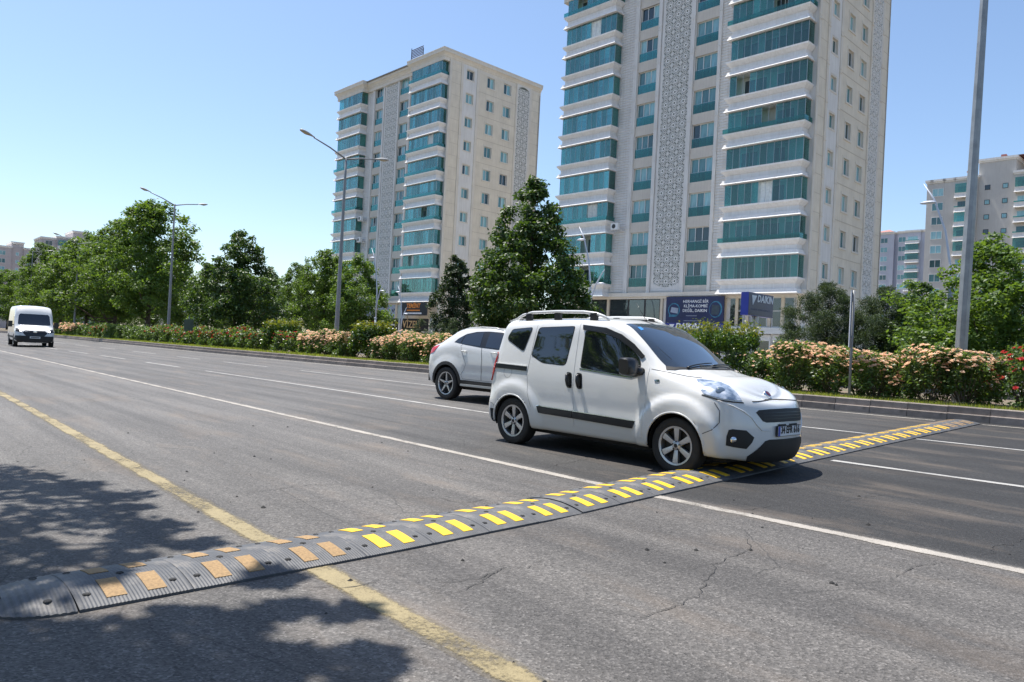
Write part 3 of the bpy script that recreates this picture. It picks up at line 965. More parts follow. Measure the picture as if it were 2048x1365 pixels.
# ground floors
SHOPW = mat("shop_white", (.62, .62, .60), .6, var=.06)
SHOPG = mat("shop_grey_panel", (.33, .33, .37), .6, var=.06)
COLM = mat("cream_column", (.60, .52, .40), .8, var=.05)
b = MB()   # canopy band and white belt
b.box(XT(26.2), .04, -.35, 0, 6.50, 6.86); b.box(XT(26.2), .04, -.2, 0, 6.30, 6.498)
b.build("canopy_band", F_PALE, T1)
b = MB(); b.box(XT(26.2), .02, -.45, 0, 3.32, 3.82); b.box(XT(26.2), .02, -.3, 0, 3.82, 3.86); b.build("belt", SHOPW, T1)
for u0, u1 in ((22.9, 19.45), (19.05, 16.9), (16.85, 15.0), (14.95, 13.3), (6.3, 5.7), (5.55, 5.0), (4.3, 2.9), (2.5, 1.7), (1.5, .65)):
    w = XT(u1) - XT(u0)
    b = MB(); b.box(0, w, -.05, -.01, 0, .07); b.box(0, w, -.05, -.01, 2.37, 2.44); b.box(0, .07, -.05, -.01, .07, 2.37); b.box(w - .07, w, -.05, -.01, .07, 2.37)
    if u0 < 5.6 or u0 > 19: b.box(.07, w - .07, -.05, -.01, 1.3, 1.36)
    wo = b.build("shop_window", BLACKF if u0 > 12 else SHOPW, T1, loc=(XT(u0), -.02, 3.86))
    b = MB(); b.box(.07, w - .07, -.035, -.03, .07, 2.37); b.build("pane", GL_SHOP, wo)
    b = MB(); b.box(.1, w - .1, .3, .34, 0, 2.3, 0); b.box(.1, w - .1, -.028, -.02, .07, .07 + (1.0 if u0 > 12 else .4), 1)
    b.build("shop_interior", [mat("shop_inside" + str(u0), R.choice([(.06, .06, .055), (.12, .13, .12), (.09, .14, .13)]), .8, var=.5, vs=1.2), SHOPG], wo)
for u in (23.1, 19.25, 13.1, 6.75, 5.6, 4.65, 2.7, 1.6, .3):
    b = MB(); b.box(-.13, .13, -.16, 0, 0, 2.44); b.build("shop_post", COLM, T1, loc=(XT(u), 0, 3.86))
for u0, u1, c in ((5.55, 5.0, (.28, .28, .32)), (4.95, 2.95, (.30, .30, .36))):
    pass
b = MB(); b.box(XT(5.0), XT(2.75), -.03, -.012, 3.9, 6.28); b.build("grey_panel", SHOPG, T1)
# lower storey
for u0, u1, kind in ((12, 9.5, 'w'), (9.3, 6.8, 'w'), (6.6, 4.4, 'w'), (4.2, 2.5, 'm'), (2.3, 1.2, 'd'), (1.1, .2, 'w')):
    w = XT(u1) - XT(u0); hh = 2.9
    b = MB(); b.box(0, w, -.1, 0, hh - .5, hh); b.box(0, .12, -.1, 0, 0, hh - .5); b.box(w - .12, w, -.1, 0, 0, hh - .5)
    wo = b.build("shop_front", SHOPW, T1, loc=(XT(u0), -.02, .35))
    b = MB(); b.box(.12, w - .12, -.05, -.04, 0, hh - .5); b.build("pane", GL_SHOP, wo)
    b = MB(); b.box(.12, w - .12, -.03, -.02, 0, hh - .5); b.build("shop_interior", mat("lowshop" + str(u0), R.choice([(.10, .14, .15), (.07, .08, .08)]), .8, var=.5), wo)
    if kind == 'm':
        RED = mat("red_sign_shape", (.45, .02, .02), .5, var=0)
        b = MB()
        for k in range(3):
            a = PI / 2 + k * 2 * PI / 3; c_ = (w * .28 + .14 * math.cos(a), 2.62 + .14 * math.sin(a)); 
            px_, pz_ = math.cos(a), math.sin(a); qx, qz = -pz_, px_
            b.prism([(w * .28, 2.62), (c_[0] + qx * .08, c_[1] + qz * .08), (c_[0] + px_ * .14, c_[1] + pz_ * .14), (c_[0] - qx * .08, c_[1] - qz * .08)], -.125, -.102, 'y')
        b.build("emblem", RED, wo)
# B1 ground floor
b = MB(); b.box(XB(26.2), .04, -.35, 0, 6.30, 6.62); b.build("canopy_band", F_PALE, T2)
for u0, u1, kind in ((17.0, 14.3, 'shutter'), (13.7, 11.6, 'tile'), (11.4, 9.2, 'tile'), (8.9, 6.9, 'blind'), (24, 18, 'shutter')):
    w = XB(u1) - XB(u0)
    b = MB(); b.box(0, w, -.05, -.005, 0, .08); b.box(0, w, -.05, -.005, 2.5, 2.6); b.box(0, .08, -.05, -.005, .08, 2.5); b.box(w - .08, w, -.05, -.005, .08, 2.5)
    wo = b.build("shop_window", COLM, T2, loc=(XB(u0), -.02, 3.6))
    if kind == 'tile':
        b = MB(); b.box(.08, w - .08, -.03, -.02, .08, 2.5, 0)
        for _ in range(14):
            x_, z_ = R.uniform(.2, w - .5), R.uniform(.2, 2.1); s_ = R.uniform(.1, .3)
            b.box(x_, x_ + s_, -.036, -.031, z_, z_ + s_, 1)
        b.build("poster_panel", [mat("pale_blue_poster", (.34, .40, .48), .5, var=.1), mat("dark_poster_mark", (.03, .04, .07), .5, var=0)], wo)
    else:
        ns = 18 if kind == 'shutter' else 9; hs = 2.42 / ns
        sl = MB(); sl.add([(0, 0, 0), (w - .16, 0, 0), (w - .16, -.03, hs * .8), (0, -.03, hs * .8), (w - .16, 0, hs), (0, 0, hs)], [(0, 1, 2, 3), (3, 2, 4, 5)])
        sme = sl.mesh("slat", mat("blue_grey_shutter" if kind == 'shutter' else "pale_blind", (.20, .24, .32) if kind == 'shutter' else (.42, .50, .48), .5, var=.05))
        for k in range(ns): ob("slat", sme, wo, (.08, -.02, .08 + k * hs))
for u in (17.4, 14.0, 11.5, 9.0, 6.6, .2):
    b = MB(); b.box(-.2, .2, -.16, 0, .3, 6.3); b.build("column", COLM, T2, loc=(XB(u), 0, 0))
b = MB(); b.box(XB(6.3), XB(.5), .0, -.02, .4, 6.3); b.build("wall", F_BEIGE, T2)

# --- advertising on the buildings
NAVY = mat("navy_panel", (.012, .018, .075), .35, var=.25, vs=.8)
NAVY2 = mat("royal_blue_band", (.018, .03, .22), .35, var=.1)
WLET = mat("white_lettering", (.75, .78, .82), .5, var=0)
GLET = mat("grey_lettering", (.35, .40, .5), .5, var=0)
CYAN = mat("cyan_glow_print", (.03, .16, .26), .5, var=.5, vs=3)
def local_to_world(T, p):
    return Matrix.Translation(T.location) @ Matrix.Rotation(T.rotation_euler[2], 4, 'Z') @ Vector(p)
bp = local_to_world(T1, (XT(12.35), -.5, 3.3))
bb = empty("billboard", bp, .043, 'wide navy advertising billboard fixed to the tower base above the parked hedge', 'billboard')
bb['label'] = 'wide navy advertising billboard with white lettering on the base of the tower'
W_ = 5.75; H_ = 3.12
b = MB(); b.box(0, W_, 0, .1, .80, H_); b.build("panel", NAVY, bb)
b = MB(); b.box(0, W_, -.004, .1, 0, .796); b.build("panel", NAVY2, bb)
def put_text(s, x, z, size, m, parent, y=-.012, name="lettering", **kw):
    me = text_mesh(s, size, m, **kw); return ob(name, me, parent, (x, y, z))
put_text("HERHANGİ BİR", 1.75, 2.50, .36, WLET, bb)
put_text("KLİMA-KOMBİ", 1.85, 2.10, .36, WLET, bb)
put_text("DEĞİL, DAIKIN", 1.75, 1.70, .36, WLET, bb)
put_text("DAIKIN", 1.05, .14, .72, WLET, bb, shear=.25, bold=.022, y=-.018)
b = MB(); b.prism([(.45, .68), (.98, .68), (.62, .14)], -.016, -.006, 'y'); b.build("logo", WLET, bb)
b = MB(); b.box(4.2, 5.4, -.012, -.006, .18, .25); b.box(1.9, 3.7, -.008, -.001, .98, 1.01); b.box(2.1, 3.2, -.008, -.001, 1.42, 1.45); b.build("fine_print", GLET, bb)
def disc(cx, cz, r, n=20, sq=1.):
    return [(cx + r * math.cos(2 * PI * k / n), cz + r * sq * math.sin(2 * PI * k / n)) for k in range(n)]
b = MB(); b.prism(disc(.85, 1.95, .62), -.010, -.002, 'y', 0); b.prism(disc(5.0, 2.0, .62, sq=1.15), -.010, -.002, 'y', 0)
b.prism(disc(.85, 1.95, .52), -.014, -.0105, 'y', 1); b.prism(disc(4.95, 2.0, .54, sq=1.15), -.014, -.0105, 'y', 1)
b.prism([(.5, 1.75), (1.25, 1.62), (1.3, 2.1), (.6, 2.2)], -.022, -.015, 'y', 2); b.prism([(4.6, 1.55), (5.3, 1.55), (5.4, 2.3), (4.65, 2.4)], -.022, -.015, 'y', 3)
b.prism([(.35, 1.32), (1.2, 1.38), (1.3, 1.55), (.4, 1.52)], -.018, -.0145, 'y', 0)
b.build("printed_picture", [CYAN, NAVY, mat("pale_unit_print", (.28, .33, .42), .5, var=.2), mat("dark_unit_print", (.03, .05, .07), .5, var=.3)], bb)

tm_ = empty("shop_sign", local_to_world(T2, (XB(5.9), -1.35, 4.15)), .0326, 'black shop sign with orange slanted letters under the balconies of the tower behind the trees', 'shop sign')
b = MB(); b.box(0, 5.4, 0, .12, .45, 2.1); b.build("panel", mat("black_sign_panel", (.012, .013, .02), .4, var=.2), tm_)
ORG = mat("orange_lettering", (.75, .25, .03), .5, var=0)
put_text("TEMİNT", 1.0, 1.25, .80, ORG, tm_, shear=.2, bold=.02)
b = MB()
x_ = 1.15
while x_ < 3.9:
    w = R.uniform(.1, .2); b.box(x_, x_ + w, -.012, -.002, 1.02, 1.18); x_ += w + .03
b.build("orange_print", ORG, tm_)
b = MB(); x_ = .8
while x_ < 4.3:
    w = R.uniform(.08, .22); b.box(x_, x_ + w, -.012, -.002, .62, .82); x_ += w + .04
b.build("white_print", WLET, tm_)

# terrace wall with banners in front of the far tower
tw = empty("terrace_wall", (-74.5, 45.3, gz(-74, 99) + .1), .0326, 'low beige terrace wall with dark fence panels and sign banners in front of the far tower', 'wall')
b = MB(); b.box(-14, 13.0, 0, .3, 0, 2.25); b.build("wall", mat("dusty_beige_wall", (.40, .32, .25), .9, var=.15, vs=.7), tw)
b = MB(); b.box(-14, 13.05, -.04, .34, 2.25, 2.33); b.build("coping", F_PALE, tw)
fp = MB(); fp.box(0, 1.9, .1, .16, 2.35, 3.7); fme = fp.mesh("fence_panel", mat("black_fence_panel", (.02, .02, .03), .5, var=.3, vs=2))
for i in range(8): ob("fence_panel", fme, tw, (-13.5 + i * 1.98, 0, 0))
vz = empty("banner", local_to_world(tw, (4.6, -.02, 2.42)), .0326, 'black banner with large cream letters on the terrace wall', 'banner')
vz.location.z = tw.location.z + 2.42
b = MB(); b.box(0, 5.2, 0, .05, 0, 1.35); b.build("panel", mat("black_banner", (.015, .015, .018), .5, var=.2), vz)
put_text("VİZELİ", .55, .14, 1.08, mat("cream_lettering", (.62, .42, .22), .5, var=0), vz, bold=.012, sx=1.0)
vz2 = empty("banner", local_to_world(tw, (-3.2, -.02, 2.42)), .0326, 'dark banner with small red food pictures beside the lettered banner', 'banner')
vz2.location.z = tw.location.z + 2.42
b = MB(); b.box(0, 7.4, 0, .05, 0, 1.35, 0)
for cx_ in (2.3, 4.6): b.prism(disc(cx_, .7, .32), -.012, -.002, 'y', 1)
b.box(.8, 2.0, -.01, -.002, .2, .38, 2); b.box(5.4, 6.9, -.01, -.002, .55, .7, 2)
b.build("panel", [MT["black_banner"], mat("red_food_print", (.42, .06, .02), .6, var=.4, vs=4), WLET], vz2)
vz3 = empty("poster_board", local_to_world(tw, (10.1, -.06, 1.5)), .0326, 'tall grey notice board at the end of the lettered banner', 'notice board')
vz3.location.z = tw.location.z + 1.3
b = MB(); b.box(0, 1.6, 0, .06, 0, 2.6); b.build("panel", mat("grey_notice_board", (.33, .36, .35), .6, var=.35, vs=3), vz3)

# air conditioning units
def ac_unit(T, X, u, z, label):
    a = empty("air_conditioner", local_to_world(T, (X(u), -.82, 0)), T.rotation_euler[2], label, 'air conditioner', 'air conditioners on the facades'); a.location.z = z
    b = MB(); b.box(-.42, .42, -.16, .16, 0, .62); b.box(-.4, -.35, -.2, .8, -.06, 0); b.box(.35, .4, -.2, .8, -.06, 0); b.build("casing", PVC, a)
    b = MB(); b.lathe([(.001, -.175), (.20, -.175), (.22, -.162)], 18, 'y', c=(-.08, 0, .31)); b.build("fan_grille", BLACKF, a)
for z, nm in ((18.1, 'highest'), (15.05, 'middle'), (11.95, 'lowest')):
    ac_unit(T2, XB, 18.3, z, nm + ' of three boxy air conditioners beside the left balconies of the far tower')
ac_unit(T1, XT, 18.3, 12.9, 'boxy white air conditioner hanging by the left balcony stack of the near tower')
# solar rack on the far tower roof
rk = empty("roof_rack", local_to_world(T2, (-6.9, -1.2, 0)), .0326, 'dark slatted metal rack standing on the roof of the far tower', 'roof rack'); rk.location.z = topB + 1.2
b = MB(); b.tube([(0, 0, 0), (0, 0, 1.7)], .05, 6); b.tube([(2.6, 0, 0), (2.6, 0, 1.1)], .05, 6); b.build("post", BLACKF, rk)
sl = MB(); sl.box(0, 2.6, -.03, .03, 0, .09)
sme = sl.mesh("slat", mat("rusty_dark_slat", (.07, .045, .06), .7, var=.2))
for k in range(6): ob("slat", sme, rk, (0, 0, .35 + k * .2))

# ------------------------------------------------------------------ farther buildings
def far_block(name, label, C, rot, z0, ztop, segs, depth, fh=3.05, par=1.1, wallc=(.55, .53, .50), seed=3):
    """segs: list of (width, setback, height add, kind) running to -x"""
    rr = random.Random(seed)
    T = empty(name, (C[0], C[1], 0), rot, label, 'apartment block', 'apartment blocks in the distance')
    wm = mat("wall_" + str(seed), wallc, .8, var=.06, vs=.3, streak=.1)
    x = 0
    nf = int((ztop - z0 - .6) / fh)
    for (w, sb, ha, kind) in segs:
        b = MB(); b.box(x - w + .01, x, sb, depth, z0, ztop + ha); b.build("wall", wm, T)
        b = MB(); b.box(x - w - .3, x + .3, sb - .35, depth, ztop + ha, ztop + ha + .45); b.box(x - w - .1, x + .1, sb - .15, depth, ztop + ha - .3, ztop + ha); b.build("cornice", MT["balcony_moulding"], T)
        for k in range(nf):
            z = ztop - .7 - fh * (k + 1) + .55
            if z < z0 + 2: break
            def W(xc, ww, hh, m=PVC, zz=0):
                b = MB(); t = .08; b.box(0, ww, -.06, 0, 0, t); b.box(0, ww, -.06, 0, hh - t, hh); b.box(0, t, -.06, 0, t, hh - t); b.box(ww - t, ww, -.06, 0, t, hh - t)
                if ww > 1.2: b.box(ww / 2 - t / 2, ww / 2 + t / 2, -.06, 0, t, hh - t)
                o = b.build("window", m, T, loc=(xc, sb - .005, z + zz))
                b = MB(); b.box(t, ww - t, -.03, -.01, t, hh - t); b.build("pane", W_PANE, o)
            if kind == 'win3': W(x - w / 2 - 1.1, 2.2, 1.7)
            elif kind == 'small2': W(x - w * .27 - .4, .95, 1.0, BLACKF, .5); W(x - w * .75 - .4, .95, 1.0, BLACKF, .5)
            elif kind == 'win1': W(x - w / 2 - .55, 1.1, 1.4, PVC, .2)
            elif kind == 'balc':
                b = MB(); sweep(b, [(x - w + .2, sb), (x - w + .2, sb - 1.2), (x - .2, sb - 1.2), (x - .2, sb)], [(-.25, 0), (.06, 0), (.0, .15), (-.05, .5), (-.02, .9), (.03, 1.0), (-.25, 1.0)]); b.box(x - w + .4, x - .4, sb - 1.0, sb, 0, .15)
                B = b.build("balcony", MT["balcony_moulding"], T, loc=(0, 0, z - .85))
                b = MB(); b.box(x - w + .6, x - .9, -.04 + sb, -.01 + sb, 1.0, 2.4); b.build("balcony_door", W_PANE, B)
                if rr.random() < .45:
                    b = MB(); b.box(x - w + .3, x - .3, sb - 1.12, sb - 1.10, 1.0, 2.95); b.build("glass_panel", GL_T, B)
                else:
                    b = MB(); b.box(x - w + .2, x - .2, sb - 1.22, sb - 1.20, 1.0, 1.25); b.build("rail_glass", GL_RAIL, B)
        x -= w
    return T
# measured: front corner seen at the far right street end
R1 = far_block("apartment_block", 'cream block with a raised stair tower standing behind the tall street pole', (-60.3 + 23.5, 172.4), .043, -1, 41.0,
               [(7.5, 0, 0, 'balc'), (6.5, .6, 3.3, 'small2'), (4.1, -.0, 0, 'balc'), (2.0, 0, 0, 'blank'), (2.4, 0, 0, 'win3'), (1.0, 0, 0, 'blank')], 16, seed=21)
R2 = far_block("apartment_block", 'pale lilac-white block with stacked white balconies between the near tower and the raised cream block', (-89, 252.9), .043, -1, 44.6,
               [(1.0, 0, 0, 'blank'), (4.4, -.4, 0, 'balc'), (2.4, 0, 0, 'win3'), (1.3, 1.2, 0, 'blank'), (6.0, 0, 0, 'win3')], 16, wallc=(.52, .53, .60), seed=22)
R3 = far_block("apartment_block", 'pale block with a pinkish roof just above the left tree tops', (-299, 66), PI / 2, -1.4, 31.5,
               [(5, 0, 1.2, 'win3'), (4.5, .6, 2.6, 'balc'), (5, 0, 0, 'balc'), (4.5, .4, -.8, 'win3')], 14, wallc=(.50, .45, .45), seed=23)
R4 = far_block("apartment_block", 'small grey block at the far end of the tree row, behind the white van', (-345, 52.5), PI / 2, -1.7, 30.0,
               [(4, 0, 0, 'win3'), (4, .6, 2.0, 'win1'), (6, 0, 0, 'win3')], 14, wallc=(.50, .45, .44), seed=24)
R5 = far_block("apartment_block", 'low beige block glimpsed between the two median trees', (-178, 60), PI / 2, -.8, 12.5,
               [(4.0, 0, 0, 'balc'), (4.5, .3, .6, 'win3')], 12, wallc=(.55, .50, .44), seed=25)
ROOFT = mat("red_roof_tiles", (.36, .17, .14), .8, var=.2, vs=.6)
b = MB(); b.add([(-16.5, -.5, 45.0), (-9, -.5, 45.0), (-9, 14, 45.0), (-16.5, 14, 45.0), (-12.7, 6, 46.8)], [(0, 1, 4), (1, 2, 4), (2, 3, 4), (3, 0, 4)]); b.build("roof", ROOFT, R2)
b = MB(); b.add([(-14.2, 1, 44.9), (0, 1, 44.9), (0, 14, 44.9), (-14.2, 14, 44.9), (-5, 8, 46.2)], [(0, 1, 4), (1, 2, 4), (2, 3, 4), (3, 0, 4)]); b.box(-10.5, -9.6, 2, 3, 45, 45.6); b.build("roof", ROOFT, R1)
b = MB(); b.box(-16.4, -15.6, 2, 3, 41.4, 42.7); b.build("chimney", F_WHITE, R1)
b = MB(); b.box(-16.55, -15.45, 1.9, 3.1, 42.7, 43.0); b.build("chimney_cap", ROOFT, R1)
# ------------------------------------------------------------------ vegetation
BARK = mat("grey_brown_bark", (.10, .075, .055), .95, var=.3, vs=6, bump=(14, .8, .03))
L_LIN = leafmat("linden_leaf", (.024, .052, .012), (.052, .105, .022), .5, .28)
L_PLA = leafmat("plane_leaf", (.040, .083, .016), (.100, .168, .034), .5, .36)
L_DRK = leafmat("dark_cone_leaf", (.012, .030, .010), (.030, .062, .018), .5, .2)
L_PIN = leafmat("pine_needle", (.022, .045, .022), (.058, .095, .045), .6, .2)
L_HED = leafmat("glossy_hedge_leaf", (.022, .055, .008), (.060, .115, .015), .3, .25)
L_YNG = leafmat("young_yellow_leaf", (.06, .13, .015), (.14, .15, .025), .4, .35)
L_ROS = leafmat("rose_leaf", (.035, .075, .020), (.10, .165, .045), .40, .34)
L_GRS = leafmat("grass_blade", (.09, .14, .025), (.22, .26, .06), .6, .35)
P_PCH = leafmat("peach_petal", (.80, .42, .27), (.90, .74, .54), .6, .4, (.9, .65, .45))
P_RED = leafmat("red_petal", (.28, .012, .015), (.52, .03, .03), .55, .35, (.6, .05, .04))

def leaf_cloud(name, m, centers, per, rad, size, seed, up=.5, asp=.62, flat=1., droop=0., cup=.18, mats=None, mfun=None):
    rg = np.random.default_rng(seed)
    cs = np.array([c[:3] for c in centers], dtype=float)
    rs = np.array([(c[3] if len(c) > 3 else 1.) for c in centers])
    n = len(cs) * per
    ci = np.repeat(np.arange(len(cs)), per)
    d = rg.normal(size=(n, 3)); d /= np.linalg.norm(d, axis=1)[:, None]
    r = rg.random(n) ** (1 / 2.2)
    off = d * r[:, None] * rad * rs[ci][:, None]
    off[:, 2] *= flat
    P = cs[ci] + off
    nr = d * .55 + rg.normal(size=(n, 3)) * .6; nr[:, 2] += up
    nr /= np.linalg.norm(nr, axis=1)[:, None]
    t = rg.normal(size=(n, 3)); t[:, 2] -= droop
    t -= nr * (t * nr).sum(1)[:, None]; t /= np.linalg.norm(t, axis=1)[:, None]
    w = np.cross(nr, t)
    s = size * (.6 + .8 * rg.random(n))[:, None]
    a = P; c = P + t * s
    mid = P + t * s * .45 - nr * s * cup * .5
    b_ = mid + w * s * asp * .5 + nr * s * cup; e = mid - w * s * asp * .5 + nr * s * cup
    V = np.empty((n * 4, 3)); V[0::4] = a; V[1::4] = b_; V[2::4] = c; V[3::4] = e
    me = bpy.data.meshes.new(name)
    me.vertices.add(n * 4); me.vertices.foreach_set("co", V.ravel())
    F = np.empty((n, 6), dtype=np.int32); k = np.arange(n) * 4
    F[:, 0] = k; F[:, 1] = k + 1; F[:, 2] = k + 2; F[:, 3] = k; F[:, 4] = k + 2; F[:, 5] = k + 3
    me.loops.add(n * 6); me.loops.foreach_set("vertex_index", F.ravel())
    me.polygons.add(n * 2)
    me.polygons.foreach_set("loop_start", np.arange(0, n * 6, 3, dtype=np.int32))
    try: me.polygons.foreach_set("loop_total", np.full(n * 2, 3, dtype=np.int32))
    except Exception: pass
    for q in (mats or [m]): me.materials.append(q)
    if mfun is not None:
        mi = np.repeat(mfun(P, rg), 2).astype(np.int32); me.polygons.foreach_set("material_index", mi)
    me.update(calc_edges=True)
    return me

def crown_centers(prof, H, z0, n, seed, lob=.25, shell=.45, squash=1., r0=.1):
    """prof: [(t, radius)] over the crown height H starting at z0"""
    rr = random.Random(seed); f = pchip([p[0] for p in prof], [p[1] for p in prof])
    ph = [rr.uniform(0, 6.28) for _ in range(6)]
    out = []
    mx = max(p[1] for p in prof)
    while len(out) < n:
        t = rr.random(); r = f(t)
        if rr.random() > (r / mx) ** 1.2 + .08: continue
        a = rr.uniform(0, 2 * PI)
        k = 1 + lob * (.5 * math.sin(2 * a + ph[0] + 5 * t) + .5 * math.sin(3 * a + ph[1] - 7 * t) + .4 * math.sin(5 * a + ph[2] + 11 * t))
        q = (shell + (1 - shell) * rr.random() ** .5) if rr.random() < .85 else rr.random() * shell
        out.append((r * k * q * math.cos(a) * squash, r * k * q * math.sin(a), z0 + H * t, rr.uniform(.7, 1.3) * (1.1 - .42 * t)))
    return out

def trunk_mesh(H, r, z0, centers, seed, nl=12, lean=(0, 0)):
    rr = random.Random(seed); b = MB()
    pts = []
    for i in range(8):
        t = i / 7; pts.append((lean[0] * t * t + rr.uniform(-.03, .03) * H * .1 * t, lean[1] * t * t + rr.uniform(-.03, .03) * H * .1 * t, H * .82 * t))
    b.tube(pts, [r * (1.35 if i == 0 else 1) * (1 - .85 * (i / 7)) for i in range(8)], 9)
    cs = sorted(rr.sample(centers, min(nl, len(centers))), key=lambda c: c[2])
    for c in cs:
        zb = max(z0 * .8, c[2] * rr.uniform(.45, .7)); zb = min(zb, H * .75)
        p0 = Vector((0, 0, zb)); p3 = Vector(c[:3]); p1 = p0.lerp(p3, .4) + Vector((0, 0, -.06 * H)); 
        rb = r * (1 - zb / H) * .5
        b.tube([p0, p1, p0.lerp(p3, .75) + Vector((0, 0, -.02 * H)), p3], [rb, rb * .7, rb * .4, rb * .12], 5, cap=False)
    return b.mesh("trunk", BARK, smooth=True)

KIND = {}
def kind(key, prof, H, z0, n, per, rad, size, m, seed, tr, lob=.25, shell=.45, up=.5, flat=.8, droop=0., asp=.62, lean=(0, 0), nl=12):
    cs = crown_centers(prof, H - z0, z0, n, seed, lob, shell)
    KIND[key] = (leaf_cloud("crown", m, cs, per, rad, size, seed, up, asp, flat, droop), trunk_mesh(H, tr, z0, cs, seed, nl, lean))
LIN = [(0, 1.5), (.10, 2.5), (.25, 2.7), (.45, 2.2), (.65, 1.45), (.82, .85), (.93, .4), (1, .08)]
kind('linden_a', LIN, 8.1, 1.5, 420, 75, .44, .16, L_LIN, 31, .13, .14, .5, .7, .55, .5)
kind('linden_b', [(0, 1.5), (.15, 2.9), (.35, 3.0), (.6, 2.4), (.8, 1.6), (.93, .8), (1, .2)], 8.4, 1.4, 300, 60, .55, .21, L_LIN, 32, .13, .25, .5, .7, .55, .5)
PLA = [(0, 1.2), (.12, 2.5), (.35, 3.2), (.6, 2.9), (.8, 1.9), (.93, 1.0), (1, .3)]
kind('plane_a', PLA, 12, 2.2, 250, 95, .68, .22, L_PLA, 41, .19, .5, .5, .5, .8)
kind('plane_b', [(0, 1.4), (.15, 2.8), (.4, 3.3), (.65, 2.5), (.82, 1.5), (.9, 1.1), (1, .3)], 13, 2.2, 270, 95, .66, .22, L_PLA, 42, .2, .6, .5, .5, .8)
kind('plane_c', [(0, 1.5), (.2, 2.8), (.45, 2.9), (.7, 2.3), (.88, 1.2), (1, .2)], 10, 1.8, 250, 90, .64, .21, L_PLA, 43, .16, .5, .5, .5, .8)
kind('cone', [(0, .8), (.15, 1.7), (.4, 1.95), (.65, 1.35), (.85, .7), (1, .1)], 9.2, 1.3, 260, 60, .42, .2, L_DRK, 51, .12, .25, .4, .6, .8)
kind('pine', [(0, 1.2), (.15, 2.2), (.45, 2.3), (.7, 1.7), (.88, 1.0), (1, .2)], 5.2, .4, 280, 150, .42, .16, L_PIN, 61, .12, .5, .55, .3, .75, 0, .16)
kind('cypress', [(0, .55), (.3, .65), (.6, .45), (1, .05)], 3.4, .2, 90, 60, .25, .13, L_PIN, 71, .05, .15, .5, .5, 1.2, 0, .3)

def tree(key, name, x, y, h, label, group, rz=None, wx=1., z=None, cat='tree'):
    cm, tm = KIND[key]
    H0 = max(v.co.z for v in cm.vertices) if key not in HC else HC[key]
    HC[key] = H0
    zz = zmed(x) if z is None else z
    t = empty(name, (x, y, zz - .03), R.uniform(0, 6.28) if rz is None else rz, label, cat, group)
    s = h / H0
    t.scale = (s * wx, s * wx, s)
    ob("trunk", tm, t); ob("crown", cm, t)
    return t
HC = {}
G1 = 'plane trees in the long row along the median'
row = [('plane_a', -74.0, 20.4, 13.3, 'tallest plane tree with a leafless-looking gappy top, beside the farther double street lamp'),
       ('plane_b', -86.5, 20.6, 12.9, 'broad plane tree second in the row from the farther double street lamp'),
       ('plane_c', -99.5, 20.6, 12.6, 'plane tree whose trunk stands beside pale roses near the white van'),
       ('plane_a', -112, 20.2, 11.4, 'rounded plane tree rising above the roof of the white van'),
       ('plane_b', -126, 20.4, 13.2, 'plane tree hiding the small faraway street lamp'),
       ('plane_c', -143, 20.8, 10.6, 'low plane tree behind the left side of the white van'),
       ('plane_a', -163, 21.0, 11.2, 'last plane tree of the row at the picture edge')]
for k, x, y, h, lb in row: tree(k, "plane_tree", x, y, h * 1.0, lb, G1, wx=1.12)
for i, (x, h) in enumerate(((-92, 9.5), (-104, 11), (-119, 12), (-133, 12.5), (-150, 12), (-168, 12.5), (-190, 12), (-215, 12.5), (-240, 12))):
    tree(('plane_b', 'plane_c', 'plane_a')[i % 3], "plane_tree", x, 36.5 + (i % 2), h, ('first', 'second', 'third', 'fourth', 'fifth', 'sixth', 'seventh', 'eighth', 'ninth')[i] + ' plane tree of the second row, seen through the front row of planes', 'plane trees across the side road', wx=1.2, z=gz(x, 99) + .1)
tree('linden_b', "linden_tree", -51.4, 20.0, 8.3, 'dense dark linden standing alone between the two double street lamps', 'dark linden trees', rz=1.0)
tree('linden_a', "linden_tree", -22.6, 21.0, 8.1, 'big dark linden just behind the roof of the white minivan', 'dark linden trees', rz=2.4, wx=.97)
gg = [('plane_c', -88, 38.0, 9.5, 'leafy plane tree right beside the lone dark linden'), ('plane_b', -80.5, 38.2, 9.9, 'leafy plane tree second from the lone dark linden, pointed top'),
      ('plane_a', -73.5, 38.0, 10.9, 'leafy plane tree directly behind the tall lamp post'), ('plane_c', -67.5, 38.4, 10.2, 'leafy plane tree covering the foot of the far tower'),
      ('plane_a', -83.5, 43, 9.0, 'plane tree half hidden behind the leafy group left of the far tower')]
for k, x, y, h, lb in gg: tree(k, "plane_tree", x, y, h, lb, 'leafy trees before the far tower', z=gz(x, 99) + .1)
tree('cone', "conical_tree", -55.6, 42, 9.6, 'narrow dark conical tree in front of the orange shop sign', None, z=gz(-55, 99) + .1, wx=.95)
tree('plane_c', "small_tree", -44.5, 40, 6.5, 'light green bushy tree between the conical tree and the big linden', None, z=gz(-45, 99) + .1)
for i, (x, y, h, lb) in enumerate(((-53.6, 37.0, 3.3, 'small cypress right beside the lettered banner'), (-52.0, 38, 3.0, 'small cypress in the middle of the group by the conical tree'),
                               (-49.6, 37.5, 3.4, 'tallest small cypress, just left of the roof of the rear white car'), (-47.5, 38, 2.8, 'small cypress over the rear white car'))):
    tree('cypress', "cypress_shrub", x, y, h, lb, 'small cypresses by the terrace', z=gz(x, 99) + .1, cat='shrub', wx=1.5)
tree('pine', "pine_tree", -16.3, 34.6, 5.1, 'grey-green pine under the balcony corner of the near tower', 'grey-green pines before the near tower', z=.2)
tree('pine', "pine_tree", -13.9, 35.3, 4.9, 'darker pine right of the twin, behind the narrow sign post', 'grey-green pines before the near tower', rz=2., z=.2, wx=.95)
